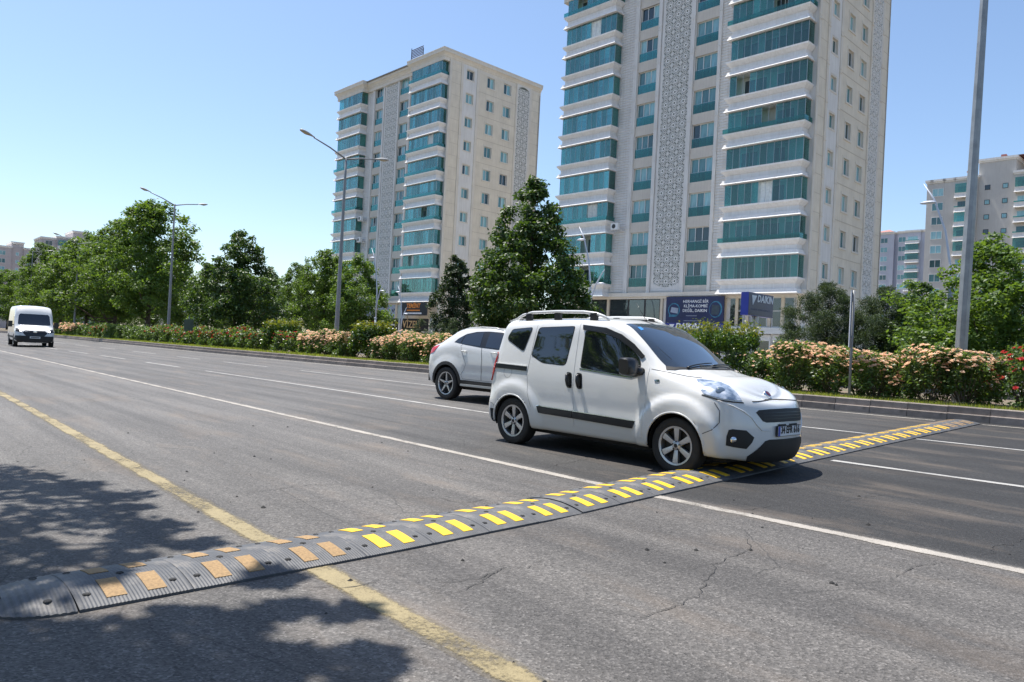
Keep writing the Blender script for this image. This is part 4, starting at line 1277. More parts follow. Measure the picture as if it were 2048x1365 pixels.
tree('pine', "pine_tree", -13.0, 37.5, 3.6, 'low spreading pine behind the pair of pines', 'grey-green pines before the near tower', rz=4., z=.2, wx=1.2)
tree('linden_b', "linden_tree", -12.3, 35, 4.9, 'dark round tree left of the silver curved lamp', 'street trees right of the pines', z=.2, wx=1.0)
tree('plane_c', "plane_tree", -8.6, 31.2, 6.3, 'bright leafy tree to the right of the thick grey pole', 'street trees right of the pines', z=.1, wx=1.25, rz=.6)
tree('plane_b', "plane_tree", -5.0, 33.0, 5.6, 'bright leafy tree cut by the right edge of the picture', 'street trees right of the pines', z=.1, wx=1.3)
tree('linden_b', "linden_tree", -9.8, 38, 5.0, 'dark tree filling the gap behind the silver curved lamp', 'street trees right of the pines', z=.2, wx=1.2, rz=2)

# trees on the near side of the street (behind the photographer): they throw the leafy shade on the road
def shade_tree():
    rr = random.Random(77)
    cs = []
    s = SUN / SUN.z
    A = [(-7.9, .95, .35), (-7.5, 1.1, .3), (-7.1, 1.15, .33), (-6.7, 1.3, .32), (-6.9, .85, .4), (-6.3, 1.15, .38), (-6.3, 1.6, .2), (-5.9, 1.45, .3), (-5.9, .95, .4), (-5.5, 1.3, .36), (-5.2, 1.55, .2), (-4.9, 1.35, .2), (-5.6, .75, .2), (-6.9, 1.45, .14), (-4.65, 1.62, .1),
         (-5.1, .80, .16), (-4.75, .95, .16), (-4.55, .62, .2), (-5.0, .45, .3), (-4.35, .75, .12), (-4.4, .3, .4), (-4.55, 1.2, .10), (-4.3, 1.05, .12), (-4.1, .95, .09), (-3.75, 1.72, .08),
         (-3.5, .5, .28), (-3.4, .8, .26), (-3.45, 1.12, .20), (-3.3, 1.38, .16), (-3.3, 1.62, .12), (-3.12, 1.82, .07), (-3.1, .95, .22), (-3.0, 1.25, .14), (-2.9, .8, .18), (-3.1, .4, .3), (-2.75, 1.4, .1),
         (-2.62, 1.66, .08), (-2.72, 1.2, .14), (-2.6, .9, .18), (-2.45, 1.2, .14), (-2.8, 1.02, .1), (-2.35, .7, .28), (-2.45, 1.5, .07), (-2.95, .62, .26), (-3.25, .62, .26), (-2.75, .65, .24), (-3.15, .8, .2), (-2.5, .65, .3), (-3.55, .28, .3), (-2.9, .45, .3), (-3.8, .2, .4), (-4.15, .62, .34), (-3.95, .45, .3), (-5.2, -.2, .8), (-6.8, .1, .8), (-8.2, .2, .7), (-3.5, -.4, .8), (-2.3, -.1, .7)]
    for (x, y, r) in A:
        h = rr.uniform(5.6, 7.2)
        p = Vector((x, y, 0)) + s * h
        cs.append((p.x, p.y, h, r / .5))
    for _ in range(150):
        a = rr.uniform(0, 2 * PI); q = rr.random() ** .5
        x = -8.0 + 3.6 * q * math.cos(a); y = -2.2 + 2.2 * q * math.sin(a); cs.append((x, y, rr.uniform(5.6, 9.0), rr.uniform(1., 1.8)))
    t = empty("plane_tree", (0, 0, 0), 0, 'roadside plane tree whose crown shades the near end of the speed bump', 'tree', 'near kerb trees')
    ob("crown", leaf_cloud("crown", L_PLA, cs, 130, .5, .13, 5, up=.9, flat=.6), t)
    b = MB(); b.tube([(-8, -2.4, -.2), (-8.05, -2.4, 2), (-7.9, -2.3, 4.5), (-7.8, -2.2, 7.5)], [.2, .16, .13, .05], 10)
    for c in rr.sample(cs, 16): b.tube([(-8, -2.35, 3.8), Vector((-8, -2.3, 4.9)).lerp(Vector(c[:3]), .5), c[:3]], [.07, .045, .012], 5, cap=False)
    b.build("trunk", BARK, t, smooth=True)
shade_tree()
ORD_ = ['one', 'two', 'three', 'four', 'five', 'six']
sp_ = MB(); sp_.box(-262, 62, -60, -5.5, -1.4, .12)
tag(sp_.build("near_pavement", PAVE), kind='structure')
for i, (x, y) in enumerate(((-24, -8), (-17, -8.5), (4, -8), (12, -8.5), (-33, -8), (-3, -10))):
    tree(('plane_a', 'plane_c', 'plane_b')[i % 3], "plane_tree", x, y, 9.5, 'plane tree on the near pavement outside the picture, number ' + ORD_[i], 'near kerb trees', z=.1)

# ---- rose bushes
def flowers(name, m, seed, n, w, h, size, low=.62):
    rr = random.Random(seed); b = MB()
    for _ in range(n):
        a = rr.uniform(0, 2 * PI); q = rr.random() ** .5
        x = w * .5 * q * math.cos(a); y = w * .5 * q * math.sin(a)
        z = h * (low + (1 - low) * rr.random() ** .6) * (1 - .18 * q * q) + .03
        if rr.random() < .12: z = h * rr.uniform(.25, .7); x *= 1.1; y = -w * .5 * rr.uniform(.7, 1)
        s = size * rr.uniform(.7, 1.25)
        ax = Vector((x * .5 + rr.uniform(-.3, .3), y * .5 - .25 + rr.uniform(-.3, .3), 1)).normalized()
        u = ax.orthogonal().normalized(); v = ax.cross(u)
        c = Vector((x, y, z))
        for ring_, (rad, hgt, k) in enumerate(((1.0, .10, 6), (.62, .42, 5))):
            for j in range(k):
                a0 = 2 * PI * (j + .5 * ring_) / k + rr.uniform(-.2, .2); a1 = a0 + 2 * PI / k * 1.05
                p0 = c; p1 = c + (u * math.cos(a0) + v * math.sin(a0)) * s * rad + ax * s * hgt
                p2 = c + (u * math.cos((a0 + a1) / 2) + v * math.sin((a0 + a1) / 2)) * s * rad * 1.15 + ax * s * (hgt + .25)
                p3 = c + (u * math.cos(a1) + v * math.sin(a1)) * s * rad + ax * s * hgt
                b.add([tuple(p0), tuple(p1), tuple(p2), tuple(p3)], [(0, 1, 2, 3)])
    return b.mesh(name, m)
def bush_mesh(seed, w, h, per, size, m=None, n=60):
    rr = random.Random(seed); cs = []
    for _ in range(n):
        a = rr.uniform(0, 2 * PI); q = rr.random() ** .5; z = h * (.08 + .88 * rr.random())
        k = (.85 + .15 * math.sin(3 * a + seed)) * (1 - .25 * (z / h) ** 3)
        cs.append((w * .5 * q * k * math.cos(a), w * .5 * q * k * math.sin(a), z, rr.uniform(.7, 1.2)))
    return leaf_cloud("foliage", m or L_ROS, cs, per, .17, size, seed, up=.7, asp=.6)
NB = [bush_mesh(s, 1.25, 1.22, 62, .07) for s in (1, 2, 3)]
FBm = [bush_mesh(s + 10, 1.35, 1.22, 24, .12) for s in (1, 2)]
NP = [flowers("blossoms", P_PCH, s, 150, 1.2, 1.26, .047) for s in (1, 2, 3)]
NPs = [flowers("blossoms", P_PCH, s + 40, 34, 1.2, 1.25, .047) for s in (1, 2)]
NR = [flowers("blossoms", P_RED, s, 60, 1.2, 1.22, .048) for s in (4, 5)]
FPc = [flowers("blossoms", P_PCH, s, 90, 1.25, 1.28, .075, .55) for s in (7, 8)]
FRd = [flowers("blossoms", P_RED, s, 26, 1.2, 1.25, .06) for s in (9, 10)]
sb_ = MB()
rs_ = random.Random(4)
for _ in range(26):
    a = rs_.uniform(0, 6.28); sb_.tube([(0.1 * math.cos(a), .1 * math.sin(a), 0), (.45 * math.cos(a), .45 * math.sin(a), rs_.uniform(.5, 1.0))], [.008, .004], 4, cap=False)
STEMS = sb_.mesh("stems", BARK)
def rose(x, y, fo, fl, label, group, s=1.):
    t = empty("rose_bush", (x, y, zmed(x)), R.uniform(0, 6.28), label, 'rose bush', group)
    t.scale = (s, s, s * R.uniform(.78, 1.08))
    ob("stems", STEMS, t); ob("foliage", fo, t)
    if fl is not None: ob("blossoms", fl, t)
ORD = ['first', 'second', 'third', 'fourth', 'fifth', 'sixth', 'seventh', 'eighth', 'ninth', 'tenth', 'eleventh', 'twelfth', 'thirteenth', 'fourteenth', 'fifteenth', 'sixteenth', 'seventeenth', 'eighteenth', 'nineteenth', 'twentieth', 'twenty-first', 'twenty-second', 'twenty-third', 'twenty-fourth', 'twenty-fifth']
MARKS = [(-5.7, 'right of the thick grey pole'), (-7.5, 'left of the thick grey pole'), (-11.4, 'left of the narrow sign post'), (-29.4, 'left of the totem hedge'),
         (-38.9, 'left of the hedge by the rear car'), (-52.5, 'left of the hedge by the lamp'), (-61.9, 'left of the small grey sign'), (-74, 'left of the farther double lamp'), (-200, 'left of the tallest plane')]
cnts = {}
x = 3.0; i = 0
while x > -116:
    near = x > -34
    if x > -4.9: cl = 'red'
    elif x > -9.8: cl = 'peach'
    elif x > -10.6: cl = 'some'
    elif x > -12.8: cl = None
    elif x > -28.2: cl = 'peach'
    elif x > -30.7: cl = None
    elif x > -35.8: cl = 'peach'
    elif x > -37.6: cl = 'red'
    elif x > -40.2: cl = None
    elif x > -52: cl = 'red'
    elif x > -62: cl = 'red' if i % 3 else 'none'
    elif x > -86: cl = 'none' if x < -80 or x > -75 else 'red'
    else: cl = 'peach'
    mk = next(w for q, w in MARKS if x > q)
    for rowi, y0 in enumerate((17.75, 18.9)):
        yy = y0 + (kK(x) - 16.3) * .8 + R.uniform(-.12, .12)
        if cl is None: continue
        if near: fo = NB[R.randrange(3)]; fl = {'peach': NP[R.randrange(3)], 'red': NR[R.randrange(2)], 'some': NPs[R.randrange(2)], 'none': None}[cl]
        else: fo = FBm[R.randrange(2)]; fl = {'peach': FPc[R.randrange(2)], 'red': FRd[R.randrange(2)], 'some': None, 'none': None}[cl]
        what = {'peach': 'peach rose bush', 'red': 'red rose bush', 'some': 'sparse peach rose bush', 'none': 'flowerless rose bush'}[cl]
        key = (mk, cl, rowi); cnts[key] = cnts.get(key, 0) + 1
        rose(x + R.uniform(-.15, .15), yy, fo, fl, ORD[min(24, cnts[key] - 1)] + ' ' + what + ' in the ' + ('front' if rowi == 0 else 'back') + ' row, ' + mk, 'rose bushes on the median', R.uniform(.9, 1.08))
    x -= (1.0 if near else 1.25) * R.uniform(.92, 1.1)
    i += 1
# ---- clipped photinia hedges
def hedge_mesh(seed, w, h, per, size):
    rr = random.Random(seed); cs = []
    for _ in range(150):
        a = rr.uniform(0, 2 * PI); z = rr.random(); q = (1 - .5 * max(0, z - .6) ** 1.5) * (.75 + .25 * rr.random())
        if rr.random() < .4: q *= rr.random() ** .5; z = .75 + .25 * rr.random()
        cs.append((w * .5 * q * math.cos(a), w * .5 * q * math.sin(a), h * (.08 + z * .88), 1))
    top = [(w * .5 * math.cos(a) * q, w * .5 * math.sin(a) * q, h * (1.0 + rr.uniform(-.05, .16)), .8) for a, q in [(rr.uniform(0, 6.28), rr.random() ** .5) for _ in range(60)]]
    return leaf_cloud("foliage", L_HED, cs, per, .2, size, seed, up=.4), leaf_cloud("young_leaves", L_YNG, top, per // 3, .17, size, seed + 1, up=.6, flat=1.6)
HM = hedge_mesh(3, 2.1, 1.35, 60, .075); HF = hedge_mesh(5, 2.0, 1.4, 40, .12)
for x, y, mm, lb, s in ((-11.5, 18.0, HM, 'clipped hedge with yellow-orange tips under the blue totem sign', 1.08), (-29.4, 17.75, HF, 'clipped hedge with orange tips beside the rear white car', 1.),
                        (-38.9, 17.7, HF, 'clipped hedge with orange tips between the dark linden and the tall lamp post', 1.03), (-13.2, 18.6, HM, 'clipped dark hedge hidden behind the minivan bonnet', 1.0)):
    t = empty("hedge", (x, y, zmed(x)), R.uniform(0, 6), lb, 'hedge', 'clipped round hedges on the median'); t.scale = (s, s, s)
    ob("foliage", mm[0], t); ob("young_leaves", mm[1], t)
# ---- grass along the kerb
def grass(n, x0, x1, hs, ws, seed):
    rg = np.random.default_rng(seed)
    X_ = rg.uniform(x0, x1, n)
    Y_ = np.array([kK(v) for v in X_]) + .22 + rg.random(n) ** 1.3 * 1.3
    a = rg.uniform(0, 2 * PI, n); h = hs * (.4 + rg.random(n)); w = ws
    Z_ = .005 * X_ + .022 * 12.5 + .27
    V = np.empty((n * 3, 3))
    V[0::3] = np.stack([X_ - w * np.cos(a), Y_ - w * np.sin(a), Z_], 1); V[1::3] = np.stack([X_ + w * np.cos(a), Y_ + w * np.sin(a), Z_], 1)
    V[2::3] = np.stack([X_ + rg.normal(0, .35, n) * h, Y_ + rg.normal(-.1, .35, n) * h, Z_ + h], 1)
    return V.tolist(), [(3 * i, 3 * i + 1, 3 * i + 2) for i in range(n)]
b = MB()
V, F = grass(26000, -30, 8, .07, .006, 1); b.add(V, F)
V, F = grass(16000, -95, -30, .10, .014, 2); b.add(V, F)
tag(b.build("grass", L_GRS), 'short sunlit grass along the top of the kerb', 'grass', kind='stuff')
# ------------------------------------------------------------------ street lamps, signs
GALV = mat("galvanised_steel", (.30, .31, .31), .45, metal=.55, var=.18, vs=4, streak=.15)
GPAINT = mat("grey_pole_paint", (.24, .25, .26), .5, var=.1, vs=3, streak=.1)
SILV = mat("pale_lamp_paint", (.52, .55, .62), .4, var=.05)
HEADM = mat("cobra_head_shell", (.42, .41, .39), .5, var=.08)
LENS = mat("lamp_lens", (.50, .44, .30), .3, var=.1)
def cobra_head():
    b = MB(); V = []; F = []
    prof = [(0, .035, .03), (.10, .05, .045), (.22, .09, .07), (.42, .14, .10), (.62, .15, .10), (.78, .12, .07), (.84, .04, .03)]
    n = 10
    for (x, w, h) in prof:
        for k in range(n):
            a = 2 * PI * k / n; s = math.sin(a)
            V.append((x, w * math.cos(a), (h if s > 0 else h * .35) * s + .01))
    for i in range(len(prof) - 1):
        for k in range(n): F.append((i * n + k, i * n + (k + 1) % n, (i + 1) * n + (k + 1) % n, (i + 1) * n + k))
    F.append(tuple(range(n - 1, -1, -1))); F.append(tuple((len(prof) - 1) * n + k for k in range(n)))
    b.add(V, F); me = b.mesh("lamp_head", HEADM, True)
    b = MB(); V = []
    for k in range(12): a = 2 * PI * k / 12; V.append((.52 + .24 * math.cos(a), .115 * math.sin(a), -.03))
    V.append((.52, 0, -.085)); b.add(V, [((k + 1) % 12, k, 12) for k in range(12)])
    return me, b.mesh("lens", LENS, True)
CH, CL = cobra_head()
def street_lamp(x, y, h, r0, r1, label, lean=(0, 0), arms=True, oct_=False, group='double-armed street lamps on the median'):
    t = empty("street_lamp", (x, y, zmed(x)), 0, label, 'street lamp', group)
    n = 8 if oct_ else 12
    b = MB(); m = 10
    b.tube([(lean[0] * i / m, lean[1] * i / m, h * i / m) for i in range(m + 1)], [r0 + (r1 - r0) * i / m for i in range(m + 1)], n)
    b.build("pole", GALV if oct_ else GPAINT, t, smooth=not oct_)
    b = MB(); b.box(-.22, .22, -.22, .22, -.05, .03); b.build("base_plate", GALV, t)
    b = MB(); b.box(-.06, .06, -r0 - .012, -r0 + .02, .9, 1.25); b.build("hatch", GALV, t)
    if arms:
        tx, ty = lean
        for s, L, rise in ((-1, 1.85, .62), (1, 1.75, .26)):
            b = MB(); P = [(tx, ty, h - .1), (tx, ty + s * L * .5, h + rise * .5), (tx, ty + s * L, h + rise)]
            b.tube(P, [.045, .04, .035], 8); arm = b.build("arm", GPAINT, t, smooth=True)
            hd = ob("lamp_head", CH, arm, (tx, ty + s * (L - .05), h + rise), s * PI / 2); hd.rotation_euler = (0, -math.atan(rise / L) * .8, s * PI / 2)
            ob("lens", CL, hd)
    return t
street_lamp(-5.70, 18.6, 13.5, .135, .06, 'thick grey octagonal pole rising out of the roses and the top of the picture', lean=(.22, .1), oct_=True)
street_lamp(-34.53, 18.6, 10.25, .125, .055, 'tall double-armed lamp post in front of the far tower', lean=(.05, .02))
street_lamp(-61.9, 18.6, 11.0, .13, .055, 'double-armed lamp post standing beside the tallest plane tree')
street_lamp(-97, 18.9, 10.6, .13, .055, 'double-armed lamp post hidden among the row of plane trees')
street_lamp(-124.6, 18.6, 11.5, .13, .055, 'smallest faraway double-armed lamp above the white van')

def curved_lamp(x, y, h, label, arm_side, s=1., lo=None):
    t = empty("curved_lamp", (x, y, gz(x, 99) + .12), 0, label, 'street lamp', 'pale curved lamps on the far pavement')
    b = MB(); b.tube([(0, 0, 0), (0, 0, h * .33)], [.085 * s, .08 * s], 12); b.tube([(0, 0, h * .33), (0, 0, h * .345)], [.11 * s, .11 * s], 12); b.build("base_tube", SILV, t, smooth=True)
    b = MB(); k = -arm_side
    pts = [(0, 0, h * .34), (0, 0, h * .6), (k * .06 * h * .5, 0, h * .78), (k * .09 * h, 0, h * .95), (k * .14 * h, 0, h * 1.03)]
    b.tube(pts, [.065 * s, .055 * s, .045 * s, .04 * s, .012 * s], 10); b.build("mast", SILV, t, smooth=True)
    pod = MB(); pod.lathe([(.001, .10), (.14, .09), (.24, .03), (.26, 0), (.2, -.035), (.001, -.05)], 14)
    pme = pod.mesh("lamp_pod", SILV, True)
    p = ob("lamp_pod", pme, t, (k * .09 * h + k * .22, 0, h * .93)); p.scale = (1.4 * s, .8 * s, .9 * s)
    b = MB(); a = arm_side
    pts = [(0, 0, h * .40), (a * .015 * h, 0, h * .50), (a * .055 * h, 0, h * .60), (a * .11 * h, 0, h * .68), (a * .13 * h, 0, h * .70)]
    b.tube(pts, [.05 * s, .05 * s, .045 * s, .035 * s, .012 * s], 10); b.build("branch", SILV, t, smooth=True)
    p = ob("lamp_pod", pme, t, (a * .075 * h + a * .22, 0, h * .60)); p.scale = (1.2 * s, .7 * s, .8 * s)
    return t
curved_lamp(-11.55, 36, 9.0, 'pale curved lamp with two pods rising beside the thick grey pole', 1)
curved_lamp(-32.0, 35, 8.8, 'pale curved lamp partly hidden by the big linden, in front of the near tower', 1)
curved_lamp(-55.39, 33.5, 8.9, 'pale curved lamp rising out of the leafy trees before the far tower', 1)
curved_lamp(-55.2, 36, 5.9, 'small pale forked lamp in front of the lettered banner', 1, .9)

def edge_sign(x, y, zb, zt, pole_h, label, ang, w=.62, m=None):
    t = empty("road_sign", (x, y, zmed(x)), ang, label, 'road sign')
    b = MB(); b.tube([(0, 0, -.1), (0, 0, pole_h)], .03, 8); b.build("post", GPAINT, t, smooth=True)
    b = MB(); b.box(-w / 2, w / 2, -.05, -.035, zb, zt, 0); b.box(-w / 2, w / 2, -.062, -.0505, zb + .0, zt, 1); b.box(-w / 2 + .05, w / 2 - .05, -.035, -.01, zb + .2, zb + .26, 0); b.box(-w / 2 + .05, w / 2 - .05, -.035, -.01, zt - .26, zt - .2, 0)
    b.build("plate", [GPAINT, m or SILV], t)
edge_sign(-7.49, 17.15, 1.15, 2.45, 2.47, 'narrow grey road sign seen edge-on among the peach roses', math.radians(-65))
edge_sign(-52.5, 17.1, .95, 1.75, 1.95, 'small grey-backed road sign near the lone dark linden', math.radians(60), .6, mat('green_sign_back', (.06, .09, .06), .5))

# totem sign
tt = empty("totem_sign", (-19.57, 33, gz(-19, 99)), .043, 'blue roadside totem sign with white lettering on a pale twin post', 'totem sign')
BLUE = mat("bright_blue_panel", (.025, .045, .33), .4, var=.05)
zt0, zt1 = 3.25, 4.40
b = MB(); b.box(-.41, 0, 0, 2.6, zt0, zt1, 0); b.add([(.004, .01, zt0 + .01), (.004, 2.59, zt0 + .01), (.004, 2.59, zt1 - .01), (.004, .01, zt1 - .01)], [(0, 1, 2, 3)], 1); b.build("box", [BLUE, NAVY], tt)
b = MB(); b.box(-.33, -.22, 1.0, 1.15, -.2, zt0); b.box(-.12, -.01, 1.0, 1.15, -.2, zt0); b.box(-.22, -.12, 1.06, 1.09, -.2, zt0); b.build("post", mat("pale_steel_post", (.55, .56, .54), .4, var=.05), tt)
me = text_mesh("DAIKIN", .50, WLET, shear=.2, bold=.014); o = ob("lettering", me, tt, (.015, .86, zt0 + .62), PI / 2)
b = MB(); b.prism([(.32, zt0 + 1.02), (.82, zt0 + 1.02), (.42, zt0 + .52)], .006, .016, 'x'); b.build("logo", WLET, tt)
b = MB(); yy = .35
while yy < 2.25:
    w = R.uniform(.06, .16); b.box(.006, .010, yy, yy + w, zt0 + .28, zt0 + .36); yy += w + .035
b.build("fine_print", mat("dim_print", (.10, .11, .16), .6, var=0), tt)
# ------------------------------------------------------------------ vehicles
def carpaint(name, c, rough=.28):
    m, nt, p = newmat(name)
    co = objco(nt)
    n = tex(nt, 'noise', 1.6, 4, co)
    sp = N(nt, "ShaderNodeSeparateXYZ"); nt.links.new(co, sp.inputs[0])
    d = math_n(nt, 'MULTIPLY_ADD', sp.outputs[2], -2.6, 1.15)       # road dust low on the body
    d2 = math_n(nt, 'MULTIPLY', math_n(nt, 'MAXIMUM', math_n(nt, 'MINIMUM', d, 1.), 0.), math_n(nt, 'MULTIPLY_ADD', n.outputs[0], .5, .05))
    base = mixc(nt, d2, c, (.40, .35, .28))
    nt.links.new(base, p.inputs["Base Color"])
    p.inputs["Roughness"].default_value = rough; p.inputs["Coat Weight"].default_value = .8; p.inputs["Coat Roughness"].default_value = .04
    return m
CARW = carpaint("white_car_paint", (.66, .66, .645))
CARD = carpaint("dark_car_paint", (.02, .025, .04))
BLK = mat("black_plastic", (.012, .012, .013), .3, var=.2, vs=8)
BLKM = mat("matt_black_trim", (.014, .014, .014), .6, var=.15, vs=8)
SEAM = mat("panel_gap", (.012, .012, .012), .8, var=0)
CGL = mat("tinted_car_glass", (.006, .008, .012), .03, spec=.8, var=0, coat=.6)
RUBT = mat("tyre_rubber", (.022, .021, .02), .8, var=.25, vs=10)
ALLOY = mat("alloy_rim", (.50, .51, .53), .3, metal=.75, var=.08, vs=9)
RIMD = mat("dark_brake_disc", (.05, .05, .05), .5, metal=.4, var=.2)  # dark metal of the disc behind the spokes
CHROME = mat("chrome", (.75, .76, .78), .12, metal=1., var=0)
REDL = mat("red_lamp_lens", (.50, .012, .012), .12, spec=.7, var=.1, vs=12, coat=.5)
def lampglass():
    m, nt, p = newmat("clear_headlamp")
    n = tex(nt, 'noise', 9, 3, objco(nt))
    r = ramp(nt, n.outputs[0], [(.35, (.16, .22, .30)), (.5, (.45, .52, .6)), (.62, (.85, .87, .9))])
    nt.links.new(r.outputs[0], p.inputs["Base Color"]); p.inputs["Roughness"].default_value = .12; p.inputs["Metallic"].default_value = .5
    p.inputs["Coat Weight"].default_value = 1; p.inputs["Coat Roughness"].default_value = .02
    return m
HLMP = lampglass()
GLSEE = glassmat("clear_windscreen", (.22, .30, .33), 1.35, .012, .0)

def car_body(sp):
    xs_, Y, Z = sp['xs'], sp['Y'], sp['Z']; T = len(Y)
    fY = [pchip(xs_, Y[t]) for t in range(T)]; fZ = [pchip(xs_, Z[t]) for t in range(T)]
    rings = []
    def endring(x0, X1, Z1, q, e):
        th = q * PI / 2; s_, c_ = math.sin(th) ** (2 / e), max(0, math.cos(th)) ** (2 / e)
        if q >= 1: s_, c_ = 1, 0
        return [(x0 + (X1[t] - x0) * s_, Y[t][0 if X1[t] < x0 else -1] * c_, (lambda za: za + (Z1[t] - za) * s_ ** sp.get('zp', 2.2))(Z[t][0 if X1[t] < x0 else -1])) for t in range(T)]
    nq = 16
    for i in range(nq, 0, -1): rings.append(endring(xs_[0], sp['Xr'], sp['Zr'], i / nq, sp['er']))
    n = int((xs_[-1] - xs_[0]) / .04)
    for i in range(n + 1):
        x = xs_[0] + (xs_[-1] - xs_[0]) * i / n
        rings.append([(x, fY[t](x), fZ[t](x)) for t in range(T)])
    nf_ = 34
    for i in range(1, nf_ + 1): rings.append(endring(xs_[-1], sp['Xf'], sp['Zf'], (i / nf_) ** 1.35, sp['ef']))
    S = sp.get('S', 5); out = []
    for r in rings:
        P = []
        for t in range(T - 1):
            p0 = r[max(0, t - 1)]; p1 = r[t]; p2 = r[t + 1]; p3 = r[min(T - 1, t + 2)]
            if t == 0: p0 = (r[1][0], -r[1][1], r[1][2])
            if t == T - 2: p3 = (r[T - 2][0], -r[T - 2][1], r[T - 2][2])
            for k in range(S):
                u = k / S; tt = .42
                h = [(2 * u ** 3 - 3 * u * u + 1) * p1[c] + (u ** 3 - 2 * u * u + u) * tt * (p2[c] - p0[c]) + (-2 * u ** 3 + 3 * u * u) * p2[c] + (u ** 3 - u * u) * tt * (p3[c] - p1[c]) for c in range(3)]
                h[1] = max(0., h[1])
                if t == 0 and k == 0: h[1] = 0.
                P.append(tuple(h))
        P.append((r[-1][0], 0., r[-1][2])); out.append(P)
    disp = sp.get('disp')
    if disp: out = [[disp(p) for p in r] for r in out]
    m = len(out[0]); V = []; F = []
    for r in out:
        V += r + [(p[0], -p[1], p[2]) for p in r[-2:0:-1]]
    L = 2 * m - 2
    for i in range(len(out) - 1):
        for k in range(L):
            k2 = (k + 1) % L
            F.append((i * L + k, (i + 1) * L + k, (i + 1) * L + k2, i * L + k2))
    import bmesh
    bm = bmesh.new(); bv = [bm.verts.new(v) for v in V]
    for f in F:
        try: bm.faces.new([bv[i] for i in f])
        except ValueError: pass
    bmesh.ops.remove_doubles(bm, verts=bm.verts[:], dist=2e-4)
    bmesh.ops.dissolve_degenerate(bm, edges=bm.edges[:], dist=1e-5)
    bmesh.ops.recalc_face_normals(bm, faces=bm.faces[:])
    bvh = BVHTree.FromBMesh(bm)
    # open the wheel arches
    for (ax, az, ar) in sp['arches']:
        kill = []
        for v in bm.verts:
            if abs(v.co.y) < .45: continue
            d = math.hypot(v.co.x - ax, v.co.z - az)
            if d < ar - .022: kill.append(v)
            elif d < ar + .022 and abs(v.co.y) > .6:
                f = ar / max(d, 1e-6); v.co.x = ax + (v.co.x - ax) * f; v.co.z = az + (v.co.z - az) * f
        bmesh.ops.delete(bm, geom=kill, context='VERTS')
    me = bpy.data.meshes.new("body"); bm.to_mesh(me); bm.free()
    for p in me.polygons: p.use_smooth = True
    me.materials.append(sp['paint'])
    return me, bvh

def inpoly(p, poly):
    x, y = p; c = False; n = len(poly)
    for i in range(n):
        x1, y1 = poly[i]; x2, y2 = poly[i - 1]
        if (y1 > y) != (y2 > y) and x < (x2 - x1) * (y - y1) / (y2 - y1) + x1: c = not c
    return c
def rnd(poly, r, n=4):
    out = []; m = len(poly)
    for i in range(m):
        a, b_, c = Vector(poly[i - 1]), Vector(poly[i]), Vector(poly[(i + 1) % m])
        u = (a - b_); v = (c - b_); ru = min(r, u.length * .45); rv = min(r, v.length * .45)
        p = b_ + u.normalized() * ru; q = b_ + v.normalized() * rv
        for k in range(n + 1):
            t = k / n; out.append(tuple(p * (1 - t) ** 2 + b_ * 2 * t * (1 - t) + q * t * t))
    return out
def panel(bvh, poly, ray, off, m, name, step=.05, mirror=False, under=.004, smooth=True):
    P = []; n = len(poly)
    for i in range(n):
        a, b_ = Vector(poly[i]), Vector(poly[(i + 1) % n]); k = max(1, int(math.ceil((b_ - a).length / step)))
        for j in range(k): P.append(a.lerp(b_, j / k))
    nb = len(P); bd = list(range(nb))
    x0, x1 = min(p.x for p in P), max(p.x for p in P); y0, y1 = min(p.y for p in P), max(p.y for p in P)
    pl = [(p.x, p.y) for p in P]
    x = x0 + step * .5
    while x < x1:
        y = y0 + step * .5
        while y < y1:
            if inpoly((x, y), pl) and min((Vector((x, y)) - q).length_squared for q in P[:nb]) > (step * .4) ** 2: P.append(Vector((x, y)))
            y += step
        x += step
    r = delaunay_2d_cdt([Vector((p.x, p.y)) for p in P], [], [bd], 1, 1e-6)
    V = []; NN = []
    for v in r[0]:
        o, d = ray(v.x, v.y); h = bvh.ray_cast(o, d)
        if h[0] is None: h = bvh.find_nearest(o + d * ray_len(o))
        nn = h[1] if h[1].dot(d) < 0 else -h[1]
        V.append(h[0]); NN.append(nn)
    F = [tuple(f) for f in r[2]]
    o0, d0 = ray(P[0].x, P[0].y)
    FF = []
    for f in F:
        a, b_, c = V[f[0]], V[f[1]], V[f[2]]
        nrm = (b_ - a).cross(c - a)
        FF.append(f if nrm.dot(NN[f[0]]) > 0 else f[::-1])
    cnt = {}
    for f in FF:
        for i in range(3):
            e = (f[i], f[(i + 1) % 3]); cnt[e] = 1
    VV = [v + q * off for v, q in zip(V, NN)]; k = len(VV)
    VV += [v - q * under for v, q in zip(V, NN)]
    for (a, b_) in list(cnt):
        if (b_, a) not in cnt: FF.append((b_, a, a + k, b_ + k))
    if mirror:
        VV = [Vector((v.x, -v.y, v.z)) for v in VV]; FF = [f[::-1] for f in FF]
    me = mesh(name, VV, FF, [m]); 
    if smooth: autosmooth(me, 40)
    return me
def ray_len(o): return 3.0
def ray_side(s=-1): return lambda u, v: (Vector((u, s * 3, v)), Vector((0, -s, 0)))
def ray_top(u, v): return (Vector((u, v, 4)), Vector((0, 0, -1)))
def ray_front(u, v): return (Vector((8, u, v)), Vector((-1, 0, 0)))
def ray_rear(u, v): return (Vector((-4, u, v)), Vector((1, 0, 0)))
